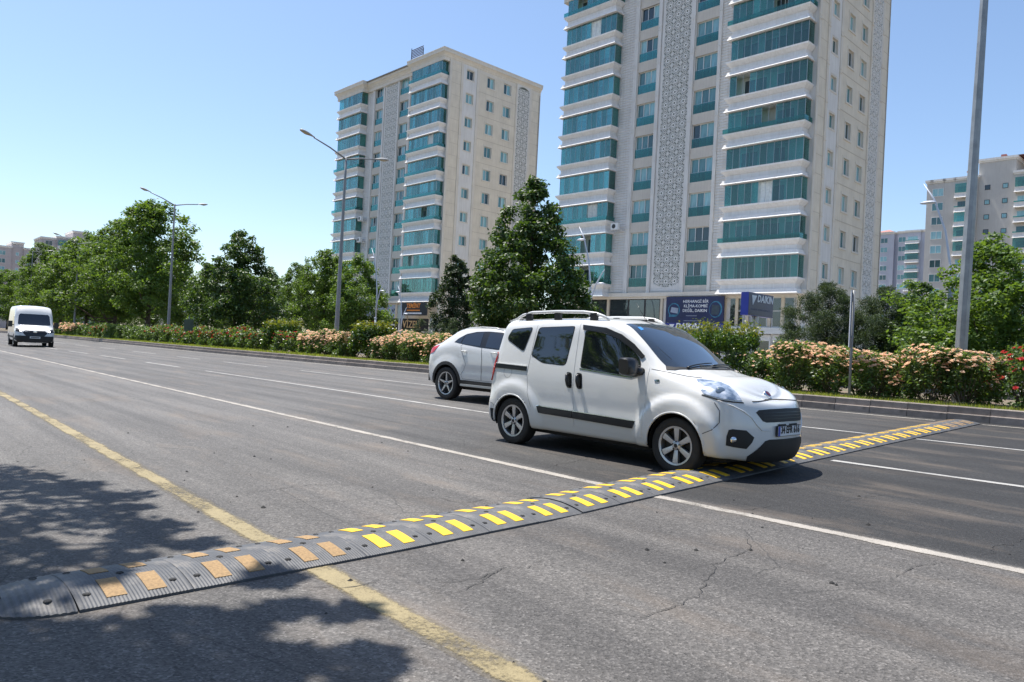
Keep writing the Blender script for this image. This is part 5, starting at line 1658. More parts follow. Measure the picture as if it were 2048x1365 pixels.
def line_on(bvh, pts, ray, w, off, m, name, parent, both=True):
    """thin strip following a polyline on the body"""
    Q = []
    for i in range(len(pts) - 1):
        a, b_ = Vector(pts[i]), Vector(pts[i + 1]); k = max(1, int((b_ - a).length / .04))
        for j in range(k): Q.append(a.lerp(b_, j / k))
    Q.append(Vector(pts[-1])); V = []; F = []
    for i, q in enumerate(Q):
        d = (Q[min(i + 1, len(Q) - 1)] - Q[max(0, i - 1)]).normalized(); nn = Vector((-d.y, d.x))
        for s in (-1, 1):
            p = q + nn * s * w / 2; o, dd = ray(p.x, p.y); h = bvh.ray_cast(o, dd)
            if h[0] is None: h = bvh.find_nearest(o + dd * 2.2)
            nrm = h[1] if h[1].dot(dd) < 0 else -h[1]
            V.append(h[0] + nrm * off)
    for i in range(len(Q) - 1): F.append((2 * i, 2 * i + 2, 2 * i + 3, 2 * i + 1))
    ob(name, mesh(name, V, F, [m]), parent)
    if both: ob(name, mesh(name, [Vector((v.x, -v.y, v.z)) for v in V], [f[::-1] for f in F], [m]), parent)
def wheel(parent, x, y, z, r, w, rr_, kind, side):
    t = empty("wheel", (x, y, z), 0 if side < 0 else PI, parent=parent)
    b = MB(); h = w / 2
    b.lathe([(rr_, h * .8), (rr_ + .01, h * .95), (r * .93, h), (r * .985, h * .88), (r, h * .6), (r, -h * .6), (r * .985, -h * .88), (r * .93, -h), (rr_ + .02, -h * .97), (rr_, -h * .86)], 40, 'y')
    ob("tyre", b.mesh("tyre", RUBT, True), t)
    b = MB()
    for g in (-.3, 0, .3): b.lathe([(r + .001, h * g - .006), (r + .001, h * g + .006)], 40, 'y', m=0)
    rb = MB()
    rb.lathe([(rr_ - .002, h * .8), (rr_ - .012, -h * .2), (rr_ - .012, -h * .72), (rr_ + .004, -h * .90), (rr_ + .004, -h * .94), (rr_ - .016, -h * .90)], 40, 'y', m=0)
    rb.lathe([(.001, h * .1), (rr_ - .012, h * .1)], 30, 'y', m=1)
    yo = -h * .80
    ns, k0 = (6, PI / 2) if kind == 'six' else ((5, PI / 2) if kind == 'star' else (10, 0))
    for k in range(ns):
        a = k0 + 2 * PI * k / ns; ca, sa = math.cos(a), math.sin(a)
        if kind == 'six': wi, wo = .042, .066
        elif kind == 'star': wi, wo = .055, .026
        else: wi, wo = .03, .03
        def P(rad, off, yy): return (ca * rad - sa * off, yy, sa * rad + ca * off)
        ri, ro = .045, rr_ - .012
        V = [P(ri, -wi / 2, yo + .012), P(ri, wi / 2, yo + .012), P(ro, wo / 2, yo), P(ro, -wo / 2, yo),
             P(ri, -wi / 2, yo + .05), P(ri, wi / 2, yo + .05), P(ro, wo / 2, yo + .05), P(ro, -wo / 2, yo + .05), P((ri + ro) / 2, 0, yo - .004)]
        rb.add(V, [(0, 1, 8), (1, 2, 8), (2, 3, 8), (3, 0, 8), (0, 4, 5, 1), (1, 5, 6, 2), (3, 2, 6, 7), (0, 3, 7, 4)], 0)
    rb.lathe([(.001, yo - .002), (.028, yo - .002), (.05, yo + .008), (.06, yo + .03)], 20, 'y', m=0)
    rb.lathe([(.001, yo - .006), (.020, yo - .005), (.024, yo)], 16, 'y', m=2)
    for k in range(5 if kind != 'six' else 5):
        a = 2 * PI * k / 5 + .3; rb.lathe([(.001, yo + .0), (.008, yo + .002), (.008, yo + .02)], 8, 'y', m=2, c=(.043 * math.cos(a), -.006, .043 * math.sin(a)))
    me = rb.mesh("rim", [ALLOY, RIMD, BLKM]); autosmooth(me, 35); ob("rim", me, t)
def well(parent, ax, az, ar, ymax, depth=.36):
    for s in (-1, 1):
        V = []; F = []; n = 22
        for i in range(n + 1):
            a = math.radians(-12 + 204 * i / n)
            for y in (ymax, ymax - depth): V.append((ax + (ar + .002) * math.cos(a), s * y, az + (ar + .002) * math.sin(a)))
        for i in range(n): F.append((2 * i, 2 * i + 1, 2 * i + 3, 2 * i + 2))
        F.append(tuple(2 * i + 1 for i in range(n + 1)))
        ob("wheel_well", mesh("wheel_well", V, F, [SEAM]), parent)
def arch_lip(bvh, parent, ax, az, ar, m, r=.011, a0=-4, a1=184):
    for s in (-1, 1):
        P = []
        for i in range(29):
            a = math.radians(a0 + (a1 - a0) * i / 28); x, z = ax + ar * math.cos(a), az + ar * math.sin(a)
            h = bvh.ray_cast(Vector((x, s * 3, z)), Vector((0, -s, 0)))
            if h[0] is None or abs(h[0].y) < .6: continue
            P.append((x, h[0].y - s * .006, z))
        b = MB(); b.tube(P, r, 6); b.build("arch_lip", m, parent, smooth=True)

# ---------------- white minivan on the bump
Q_ORG = Vector((-7.226, 7.315, .016)); Q_ROT = math.radians(2.0)
qs = [-.30, 0, .4, .9, 1.35, 1.62, 1.88, 2.12, 2.28, 2.44, 2.6, 2.75]
def flare(p):
    x, y, z = p; e = 0
    if y > .5 and z < .98:
        for (ax, az, r1, r2, amp) in ((0, .30, .45, .575, .034), (2.51, .30, .485, .56, .045)):
            d = math.hypot(x - ax, (z - az) * (1 if z > az else .8))
            t = 1 if d < r1 else (0 if d > r2 else (1 - (d - r1) / (r2 - r1)))
            e = max(e, amp * t * t * (3 - 2 * t))
        # lower door bulge
        if .45 < x < 2.05: e = max(e, .016 * max(0, 1 - abs(z - .47) / .12))
        e *= min(1, max(0, (.98 - z) / .10))
    return (x, y + e if y > .5 else y, z)
QS = dict(xs=qs, paint=CARW, ef=2.35, er=6.5, disp=flare, arches=((0, .30, .345), (2.51, .30, .355)), S=6,
  Y=[[0] * 12, [.66] * 12, [.785] * 12, [.822] * 12, [.832] * 12, [.826] * 9 + [.82, .81, .795],
     [.80] * 6 + [.797, .79, .783, .775, .76, .745], [.742, .745, .748, .748, .745, .74, .735, .733, .728, .715, .695, .675],
     [.68, .685, .69, .69, .685, .675, .672, .672, .655, .63, .60, .575], [.56, .57, .58, .58, .57, .56, .558, .556, .545, .515, .49, .46],
     [.30] * 12, [0] * 12],
  Z=[[.24] * 12, [.235] * 12, [.26] * 12, [.40] * 12, [.60] * 12, [.84] * 12,
     [1.04] * 6 + [1.035, 1.02, 1.0, .975, .95, .925], [1.30, 1.32, 1.32, 1.32, 1.315, 1.30, 1.225, 1.13, 1.07, 1.03, 1.0, .975],
     [1.54, 1.56, 1.575, 1.58, 1.565, 1.51, 1.375, 1.21, 1.12, 1.065, 1.035, 1.005], [1.63, 1.64, 1.65, 1.655, 1.645, 1.59, 1.445, 1.28, 1.175, 1.10, 1.065, 1.035],
     [1.655, 1.665, 1.68, 1.685, 1.672, 1.62, 1.478, 1.318, 1.215, 1.13, 1.09, 1.06], [1.66, 1.67, 1.685, 1.69, 1.68, 1.628, 1.487, 1.328, 1.226, 1.138, 1.098, 1.068]],
  Xr=[-.44, -.46, -.50, -.52, -.52, -.49, -.46, -.43, -.38, -.36, -.355, -.355], Zr=[.25, .27, .30, .42, .62, .86, 1.06, 1.31, 1.53, 1.61, 1.635, 1.64],
  Xf=[3.12, 3.24, 3.31, 3.355, 3.355, 3.335, 3.295, 3.235, 3.15, 3.12, 3.09, 3.09], Zf=[.20, .19, .22, .36, .55, .69, .79, .825, .84, .875, .89, .895])
Q = empty("minivan", Q_ORG, Q_ROT, 'white minivan with roof rails and a front plate driving over the speed bump', 'minivan')
qme, qb = car_body(QS)
qbody = ob("body", qme, Q)
def qdir(zx, zy):
    """line of sight of the survey photograph, in the car's frame: the lamp and trim outlines were surveyed along it"""
    px, py = 960 + zx / 2.9257, 600 + zy / 2.9257
    d = RI * ((px - 1024) / 1476) - UP * ((py - 682.5) / 1476) + FW
    o = Vector((0, 0, 1.29)) - Q_ORG; rm = Matrix.Rotation(-Q_ROT, 3, 'Z')
    return rm @ o, (rm @ d).normalized()
def qhit(zx, zy):
    o, d = qdir(zx, zy); h = qb.ray_cast(o, d)
    return h[0] if h[0] is not None else qb.find_nearest(o + d * 9)[0]
def ray_diag(u, v):
    # look from front right at 45 degrees: u across, v up
    c = math.cos(PI / 4); d = Vector((-c, c, 0)); a = Vector((c, c, 0))
    return Vector((2.9, -.55, 0)) + a * u + Vector((0, 0, v)) - d * 4, d
def to_diag(p):
    c = math.cos(PI / 4); a = Vector((c, c, 0)); q = p - Vector((2.9, -.55, 0)); return (q.dot(a), p.z)
def view_poly_diag(pts): return [to_diag(qhit(*p)) for p in pts]
for s in (-1, 1):
    ray = ray_side(s)
    # door panels: dark gap lines around them
    sl = rnd([(.33, 1.60), (.985, 1.625), (1.0, 1.3), (1.02, .9), (1.075, .34), (.50, .335), (.42, .50), (.30, .72), (.255, .93)], .04)
    fr = rnd([(.999, 1.625), (1.40, 1.60), (1.66, 1.50), (1.95, 1.30), (2.09, 1.13), (2.10, .90), (2.10, .60), (2.10, .325), (1.09, .338), (1.034, .9), (1.014, 1.3)], .03)
    for nm, pl in (("sliding_door", sl), ("front_door", fr)):
        pass
def seam(pts, w=.007): line_on(qb, pts, ray_side(-1), w, .0015, SEAM, "panel_gap", qbody)
# real side panels
for s in (-1, 1):
    mir = s > 0
    d1 = ob("door", panel(qb, rnd([(.335, 1.60), (.985, 1.625), (1.0, 1.3), (1.02, .9), (1.075, .345), (.50, .345), (.42, .50), (.30, .72), (.262, .93)], .04), ray_side(-1), .004, CARW, "door", .05, mir), qbody)
    d2 = ob("door", panel(qb, rnd([(.995, 1.625), (1.40, 1.60), (1.66, 1.49), (1.92, 1.30), (2.09, 1.12), (2.10, .90), (2.10, .60), (2.10, .335), (1.085, .345), (1.030, .9), (1.010, 1.3)], .03), ray_side(-1), .004, CARW, "door", .05, mir), qbody)
    gl = [("window", [(-.19, 1.50), (.155, 1.53), (.165, 1.51), (.09, 1.235), (.055, 1.235), (-.245, 1.36), (-.25, 1.41)], qbody, .03),
          ("window", [(.305, 1.53), (.89, 1.555), (.905, 1.535), (.865, 1.11), (.83, 1.075), (.47, 1.09), (.262, 1.17), (.262, 1.2)], d1, .05),
          ("window", [(1.10, 1.51), (1.40, 1.475), (1.62, 1.41), (1.80, 1.31), (1.93, 1.20), (1.965, 1.14), (1.965, 1.03), (1.88, 1.005), (1.115, 1.06)], d2, .04)]
    for nm, pl, par, rr0 in gl:
        ob("seal", panel(qb, rnd([(Vector(p) + (Vector(p) - Vector((sum(q[0] for q in pl) / len(pl), sum(q[1] for q in pl) / len(pl)))).normalized() * .012)[:] for p in pl], rr0), ray_side(-1), .0055, BLKM, "seal", .05, mir), par)
        ob(nm, panel(qb, rnd(pl, rr0), ray_side(-1), .0075, CGL, nm, .05, mir), par)
    # wind deflector over the front door glass
    top = [(1.04, 1.575), (1.40, 1.545), (1.64, 1.47), (1.83, 1.36), (1.99, 1.235)]; bot = [(1.96, 1.20), (1.80, 1.315), (1.62, 1.415), (1.40, 1.485), (1.06, 1.515)]
    ob("wind_deflector", panel(qb, top + bot, ray_side(-1), .020, BLK, "wind_deflector", .05, mir, under=-.01), d2)
    ob("sill_trim", panel(qb, [(1.10, 1.052), (1.88, .995), (1.97, 1.02), (1.97, 1.01), (1.88, .982), (1.10, 1.038)], ray_side(-1), .008, CHROME, "sill_trim", .05, mir), d2)
    # rub strips
    ob("rub_strip", panel(qb, [(.455, .535), (1.05, .525), (1.055, .447), (.49, .455)], ray_side(-1), .018, BLKM, "rub_strip", .05, mir), d1)
    ob("rub_strip", panel(qb, [(1.058, .525), (1.985, .505), (1.95, .425), (1.063, .447)], ray_side(-1), .018, BLKM, "rub_strip", .05, mir), d2)
    ob("trim_line", panel(qb, [(.455, .545), (1.05, .535), (1.05, .527), (.457, .537)], ray_side(-1), .020, CHROME, "trim_line", .05, mir), d1)
    ob("trim_line", panel(qb, [(1.058, .535), (1.985, .515), (1.985, .507), (1.058, .527)], ray_side(-1), .020, CHROME, "trim_line", .05, mir), d2)
    ob("slide_rail", panel(qb, [(-.43, 1.035), (.20, 1.02), (.205, .965), (-.43, .98)], ray_side(-1), .010, BLK, "slide_rail", .05, mir), qbody)
    ob("slide_rail_lip", panel(qb, [(-.43, 1.046), (.20, 1.031), (.20, 1.022), (-.43, 1.037)], ray_side(-1), .014, CARW, "slide_rail_lip", .05, mir), qbody)
    ob("lamp", panel(qb, rnd([(-.475, 1.185), (-.385, 1.185), (-.385, 1.05), (-.40, .93), (-.44, .80), (-.50, .79)], .02), ray_side(-1), .018, REDL, "lamp", .03, mir), qbody).name = "tail_lamp"
    # handles
    for x0, par in ((.90, d1), (1.065, d2)):
        ob("handle_recess", panel(qb, rnd([(x0, .995), (x0 + .085, .99), (x0 + .115, .80), (x0 + .03, .805)], .03), ray_side(-1), .008, BLK, "handle_recess", .03, mir), par)
        b = MB(); yb = -.845
        P = [(x0 + .045, yb + .02, .975), (x0 + .05, yb - .02, .955), (x0 + .06, yb - .03, .90), (x0 + .07, yb - .02, .84), (x0 + .075, yb + .02, .82)]
        if mir: P = [(p[0], -p[1], p[2]) for p in P]
        b.tube(P, [.012, .02, .02, .02, .012], 8); b.build("handle", BLK, par, smooth=True)
    # lamps at the front, outlines surveyed on the body
    hl = view_poly_diag([(1267, 466), (1300, 467), (1400, 480), (1455, 505), (1500, 545), (1532, 590), (1480, 588), (1400, 576), (1310, 550), (1285, 520)])
    H = ob("headlight", panel(qb, hl, ray_diag, .006, HLMP, "headlight", .03, mir), qbody)
    p = qhit(1410, 535); n_ = (0, 0, 0)
    b = MB(); b.lathe([(.001, .012), (.035, .010), (.05, .002), (.056, -.01)], 18, 'x'); 
    L_ = b.build("lens", mat("lamp_lens_eye", (.10, .14, .20), .05, spec=1, var=0) if s < 0 else MT["lamp_lens_eye"], H, smooth=True)
    L_.location = (p.x, p.y if not mir else -p.y, p.z); L_.rotation_euler = (0, -.5, (-.75 if not mir else .75))
    ob("gap", panel(qb, view_poly_diag([(1300, 553), (1400, 583), (1480, 595), (1540, 600), (1545, 607), (1480, 603), (1395, 591), (1297, 560)]), ray_diag, .003, SEAM, "gap", .03, mir), qbody)
    fg = view_poly_diag([(1455, 762), (1478, 757), (1558, 765), (1604, 806), (1592, 835), (1558, 873), (1480, 862), (1438, 852), (1442, 800)])
    FG = ob("fog_recess", panel(qb, fg, ray_diag, .004, BLKM, "fog_recess", .03, mir), qbody)
    p = qhit(1487, 820); b = MB(); b.lathe([(.001, .02), (.028, .016), (.036, 0)], 14, 'x'); o = b.build("fog_lamp", CHROME, FG, smooth=True)
    o.location = (p.x - .005, p.y if not mir else -p.y, p.z); o.rotation_euler = (0, 0, -.6 if not mir else .6)
    arc = [(2.14 - .0, .34)] 
    # mirror
    b = MB(); sg = -1 if not mir else 1
    V = [(1.88, .80, 1.03), (2.03, .80, 1.02), (2.04, .80, 1.13), (1.93, .80, 1.15)]
    b.tube([(2.0, sg * .77, 1.06), (1.97, sg * .86, 1.07)], [.05, .045], 8)
    Mo = b.build("mirror_arm", BLK, d2, smooth=True)
    prof = []
    b = MB(); pts = [(1.84, 1.19), (1.86, 1.215), (1.97, 1.215), (2.01, 1.18), (2.02, 1.05), (1.98, 1.015), (1.90, 1.01), (1.855, 1.03)]
    n = len(pts); V = []; F = []
    for yy, sc in ((.845, .75), (.86, .95), (.93, 1.0), (1.0, .97), (1.03, .80)):
        for (x_, z_) in pts: V.append((1.935 + (x_ - 1.935) * sc, sg * yy, 1.113 + (z_ - 1.113) * sc))
    for i in range(4):
        for k in range(n): f = (i * n + k, i * n + (k + 1) % n, (i + 1) * n + (k + 1) % n, (i + 1) * n + k); F.append(f if sg > 0 else f[::-1])
    F.append(tuple(range(n))); F.append(tuple(4 * n + k for k in range(n - 1, -1, -1)))
    b.add(V, F); me = b.mesh("mirror", BLK); autosmooth(me, 50); ob("mirror", me, d2)
    # badge on the wing, fuel flap
    if not mir:
        line_on(qb, [(.0 + .075 * math.cos(a), .935 + .075 * math.sin(a)) for a in [2 * PI * k / 24 for k in range(25)]][0:25], lambda u, v: (Vector((u - .14, -3, v)), Vector((0, 1, 0))), .005, .002, mat("faint_gap", (.25, .25, .25), .7, var=0), "fuel_flap", qbody, False)
        ob("side_repeater", panel(qb, rnd([(2.19, .985), (2.255, .99), (2.25, .965), (2.195, .962)], .01), ray_side(-1), .007, CHROME, "side_repeater", .03), qbody)
# gaps: bonnet shut line, bumper line, wing line
gapdark = mat("soft_gap", (.10, .10, .10), .8, var=0)
for (pts, w) in (([(2.11, 1.10), (2.30, 1.075), (2.50, 1.045), (2.64, 1.035)], .006), ([(2.86, .475), (2.95, .52), (3.00, .60), (2.99, .72), (2.93, .80)], .008)):
    line_on(qb, pts, ray_side(-1), w, .002, gapdark, "panel_gap", qbody)
line_on(qb, [(-.48, .52), (-.36, .50), (-.33, .47)], ray_side(-1), .006, .002, gapdark, "panel_gap", qbody)
line_on(qb, [(.26, 1.60), (.22, .93), (.28, .70), (.36, .52)], ray_side(-1), .004, .0015, gapdark, "panel_gap", qbody)
# windscreen, seen into; dash and seats behind
ws = [(1.625, 0), (1.62, -.25), (1.60, -.45), (1.575, -.56), (1.75, -.59), (1.95, -.625), (2.15, -.655), (2.245, -.66), (2.32, -.60), (2.40, -.45), (2.455, -.22), (2.47, 0)]
ws = ws + [(p[0], -p[1]) for p in ws[-2:0:-1]]
ob("windscreen", panel(qb, ws, ray_top, .004, mat("dark_windscreen", (.012, .02, .03), .02, spec=.9, var=.0, coat=1.), "windscreen", .06), qbody)
edge = [(1.645, 0), (1.64, .25), (1.615, .47), (1.61, .535), (1.75, .565), (1.95, .60), (2.15, .63), (2.225, .63), (2.29, .575), (2.37, .43), (2.42, .21), (2.435, 0)]
cow = [(2.50, 0), (2.485, .22), (2.43, .47), (2.34, .64), (2.27, .70), (2.235, .665), (2.315, .605), (2.395, .455), (2.45, .22), (2.465, 0)]
cow2 = cow + [(p[0], -p[1]) for p in cow[::-1][1:-1]]
ob("cowl", panel(qb, cow[:5] + cow[5:] if False else [(p[0], p[1]) for p in cow[:5]][::-1] + [(p[0], -p[1]) for p in cow[1:5]] + [(p[0], -p[1]) for p in cow[5:]] + [(p[0], p[1]) for p in cow[5:-1]][::-1], ray_top, .006, BLKM, "cowl", .05), qbody)
for (a, c) in (((2.40, -.50), (2.36, .06)), ((2.41, .02), (2.33, .55))):
    b = MB(); P = []
    for i in range(7):
        t = i / 6; x_, y_ = a[0] + (c[0] - a[0]) * t, a[1] + (c[1] - a[1]) * t; h = qb.ray_cast(Vector((x_, y_, 4)), Vector((0, 0, -1))); P.append(h[0] + h[1].normalized() * (.02 if h[1].z > 0 else -.02))
    b.tube(P, [.010, .009, .008, .008, .008, .008, .006], 6); b.build("wiper", BLK, qbody, smooth=True)
line_on(qb, [(1.05, -.02), (1.35, -.04), (1.63, -.06)], ray_top, .05, .003, BLK, "roof_reflection", qbody, False)  # reflections on the roof, laid on as two dark strips
line_on(qb, [(1.0, .27), (1.35, .27), (1.63, .27)], ray_top, .035, .003, BLK, "roof_reflection", qbody, False)
b = MB(); b.tube([(1.42, .06, 1.67), (1.40, .06, 1.70)], [.018, .012], 8); b.tube([(1.40, .06, 1.70), (1.25, .06, 1.90)], [.004, .002], 5); b.build("antenna", BLK, qbody, smooth=True)
ob("sticker", panel(qb, [(1.70, -.50), (1.76, -.505), (1.75, -.44), (1.70, -.44)], ray_top, .0065, mat("blue_sticker", (.05, .25, .6), .5, var=0), "sticker", .03), qbody)
# roof rails
for s in (-1, 1):
    b = MB(); P = [(-.22, .60, 1.655), (-.12, .60, 1.70), (.05, .605, 1.735), (.5, .61, 1.748), (.95, .605, 1.745), (1.15, .60, 1.725), (1.27, .59, 1.69), (1.34, .58, 1.65)]
    b.tube([(p[0], s * p[1], p[2]) for p in P], [.016, .019, .02, .02, .02, .02, .018, .014], 8); rl = b.build("roof_rail", CARW, Q, smooth=True)
    b = MB()
    for x_ in (.0, .52, 1.12): b.box(x_ - .05, x_ + .05, s * .60 - .02, s * .60 + .02, 1.63, 1.735)
    b.build("rail_foot", BLKM, rl)
# spoiler lip on the tailgate
b = MB(); b.prism([(-.46, 1.615), (-.30, 1.665), (-.20, 1.66), (-.30, 1.61)], -.55, .55, 'y'); me = b.mesh("spoiler", CARW); ob("spoiler", me, Q)
# grille, badge, plate, lower intake
gr = [(-.46, .745), (-.30, .755), (0, .76), (.30, .755), (.46, .745), (.50, .72), (.43, .635), (.38, .62), (0, .625), (-.38, .62), (-.43, .635), (-.50, .72)]
GRL = ob("grille", panel(qb, gr, ray_front, .004, BLKM, "grille", .05), qbody)
for k in range(3): line_on(qb, [(-.42, .655 + k * .03), (0, .66 + k * .03), (.42, .655 + k * .03)], ray_front, .006, .009, BLK, "grille_bar", GRL, False)
ob("bonnet_gap", panel(qb, [(-.50, .832), (-.25, .842), (0, .845), (.25, .842), (.50, .832), (.50, .824), (.25, .834), (0, .837), (-.25, .834), (-.50, .824)], ray_front, .003, SEAM, "bonnet_gap", .05), qbody)
lw = [(-.56, .27), (-.40, .43), (-.34, .445), (.34, .445), (.40, .43), (.56, .27), (.54, .225), (.3, .205), (-.3, .205), (-.54, .225)]
ob("lower_intake", panel(qb, lw, ray_front, .010, BLKM, "lower_intake", .05), qbody)
hb = qb.ray_cast(Vector((5, 0, .905)), Vector((-1, 0, 0)))
hb2 = qb.ray_cast(Vector((3.115, 0, 4)), Vector((0, 0, -1)))[0]
b = MB(); b.lathe([(.001, .018), (.042, .016), (.05, .01), (.052, -.01)], 22, 'x', m=1); b.lathe([(.001, .021), (.036, .0185)], 20, 'x', m=0)
o = b.build("badge", [mat("dark_red_badge", (.10, .012, .02), .2, var=.3, vs=40), CHROME], qbody, smooth=True); hbn = qb.ray_cast(Vector((3.10, 0.001, 4)), Vector((0, 0, -1))); nb_ = hbn[1] if hbn[1].z > 0 else -hbn[1]; nb_ = (nb_ + Vector((.6, 0, 0))).normalized(); nb_.y = 0
o.location = hbn[0] + nb_ * .004; o.rotation_euler = nb_.to_track_quat('X', 'Z').to_euler()
for s in (-1, 1):   # sharp bumper crease from under the headlight to the plate
    P = [qhit(*p) for p in ((1325, 572), (1400, 592), (1480, 622), (1545, 655), (1590, 690), (1622, 735), (1650, 765), (1700, 770))]
    P = [Vector((p.x, p.y * (1 if s < 0 else -1), p.z)) for p in P]
    b = MB(); b.tube(P, [.002, .007, .009, .010, .010, .009, .007, .002], 6); b.build("bumper_crease", CARW, qbody, smooth=True)
PLW = mat("white_plate", (.72, .73, .74), .4, var=0); PLB = mat("plate_blue_band", (.02, .06, .4), .4, var=0); PLK = mat("black_letters", (.015, .015, .015), .5, var=0)
b = MB(); b.box(0, .02, -.26, .26, 0, .11, 1); b.box(.0205, .024, -.255, .255, .005, .105, 0); b.box(.0245, .026, -.255, -.215, .005, .105, 2)
pl = b.build("number_plate", [PLW, BLKM, PLB], Q, loc=(3.352, 0, .475))
me = text_mesh("34 EFR 616", .105, PLK, bold=.0025, extrude=.001, sx=.86); ob("lettering", me, pl, (.0275, -.20, .012), PI / 2)
b = MB(); b.box(3.32, 3.358, -.2, -.05, .585, .60); b.box(3.32, 3.358, .03, .2, .585, .60); b.build("plate_bracket", BLKM, Q)
for ax in (0, 2.51): well(Q, ax, .30, .345 if ax == 0 else .355, .80); arch_lip(qb, Q, ax, .30, .348 if ax == 0 else .358, CARW, .012)
for ax in (0, 2.51):
    for s in (-1, 1): wheel(Q, ax, s * .735, .302 + (0.0), .302, .19, .205, 'six', s)
b = MB(); b.box(-.35, 3.0, -.62, .62, .18, .26); b.build("underbody", SEAM, Q)
b = MB(); b.tube([(-.15, -.42, .20), (.45, -.48, .19), (.62, -.5, .2)], .035, 8); b.build("exhaust", BLKM, Q, smooth=True)

# ---------------- white compact suv
G = empty("suv", (-12.93, 10.50, gz(-12.9, 10.3)), math.radians(4.0), 'white compact suv half hidden behind the minivan, black arches and alloy wheels', 'suv')
gs = [-.45, -.15, .15, .5, 1.0, 1.5, 1.9, 2.3, 2.6, 2.9]
GSP = dict(xs=gs, paint=CARW, ef=2.6, er=3.4, arches=((0, .355, .40), (2.75, .355, .40)), S=6,
  disp=lambda p: (p[0], p[1] + (.03 * max(0, 1 - max(0, math.hypot(p[0], p[2] - .355) - .42) / .2) if p[1] > .6 and p[2] < 1.0 and abs(p[0]) < .7 else 0) - (.014 * max(0, 1 - abs(p[2] - .66) / .10) if p[1] > .6 and .5 < p[0] < 2.3 else 0), p[2]),
  Y=[[0] * 10, [.70] * 10, [.83] * 10, [.87] * 10, [.885] * 10, [.875] * 10, [.835, .84, .845, .85, .85, .85, .84, .82, .80, .76], [.74, .755, .765, .77, .77, .765, .75, .73, .70, .66],
     [.63, .655, .67, .68, .68, .67, .65, .63, .60, .55], [.56, .58, .60, .61, .61, .60, .58, .55, .5, .45], [.3] * 10, [0] * 10],
  Z=[[.30] * 10, [.30] * 10, [.34] * 10, [.50] * 10, [.72] * 10, [.92, .94, .95, .95, .94, .93, .92, .92, .90, .86],
     [1.10, 1.15, 1.17, 1.15, 1.13, 1.11, 1.08, 1.02, .98, .94], [1.18, 1.30, 1.36, 1.35, 1.34, 1.31, 1.20, 1.08, 1.02, .97], [1.225, 1.375, 1.475, 1.51, 1.51, 1.46, 1.29, 1.12, 1.05, 1.0],
     [1.235, 1.395, 1.515, 1.56, 1.565, 1.51, 1.33, 1.15, 1.07, 1.02], [1.245, 1.41, 1.535, 1.585, 1.59, 1.54, 1.36, 1.17, 1.09, 1.035], [1.25, 1.415, 1.54, 1.59, 1.595, 1.545, 1.365, 1.175, 1.095, 1.04]],
  Xr=[-.62, -.70, -.76, -.80, -.82, -.81, -.76, -.72, -.70, -.69, -.68, -.68], Zr=[.35, .36, .40, .52, .72, .90, 1.02, 1.07, 1.09, 1.10, 1.11, 1.115],
  Xf=[3.45, 3.55, 3.62, 3.66, 3.66, 3.60, 3.50, 3.44, 3.40, 3.38, 3.36, 3.36], Zf=[.25, .26, .3, .45, .62, .74, .80, .83, .86, .88, .89, .89])
gme, gb = car_body(GSP); gbody = ob("body", gme, G)
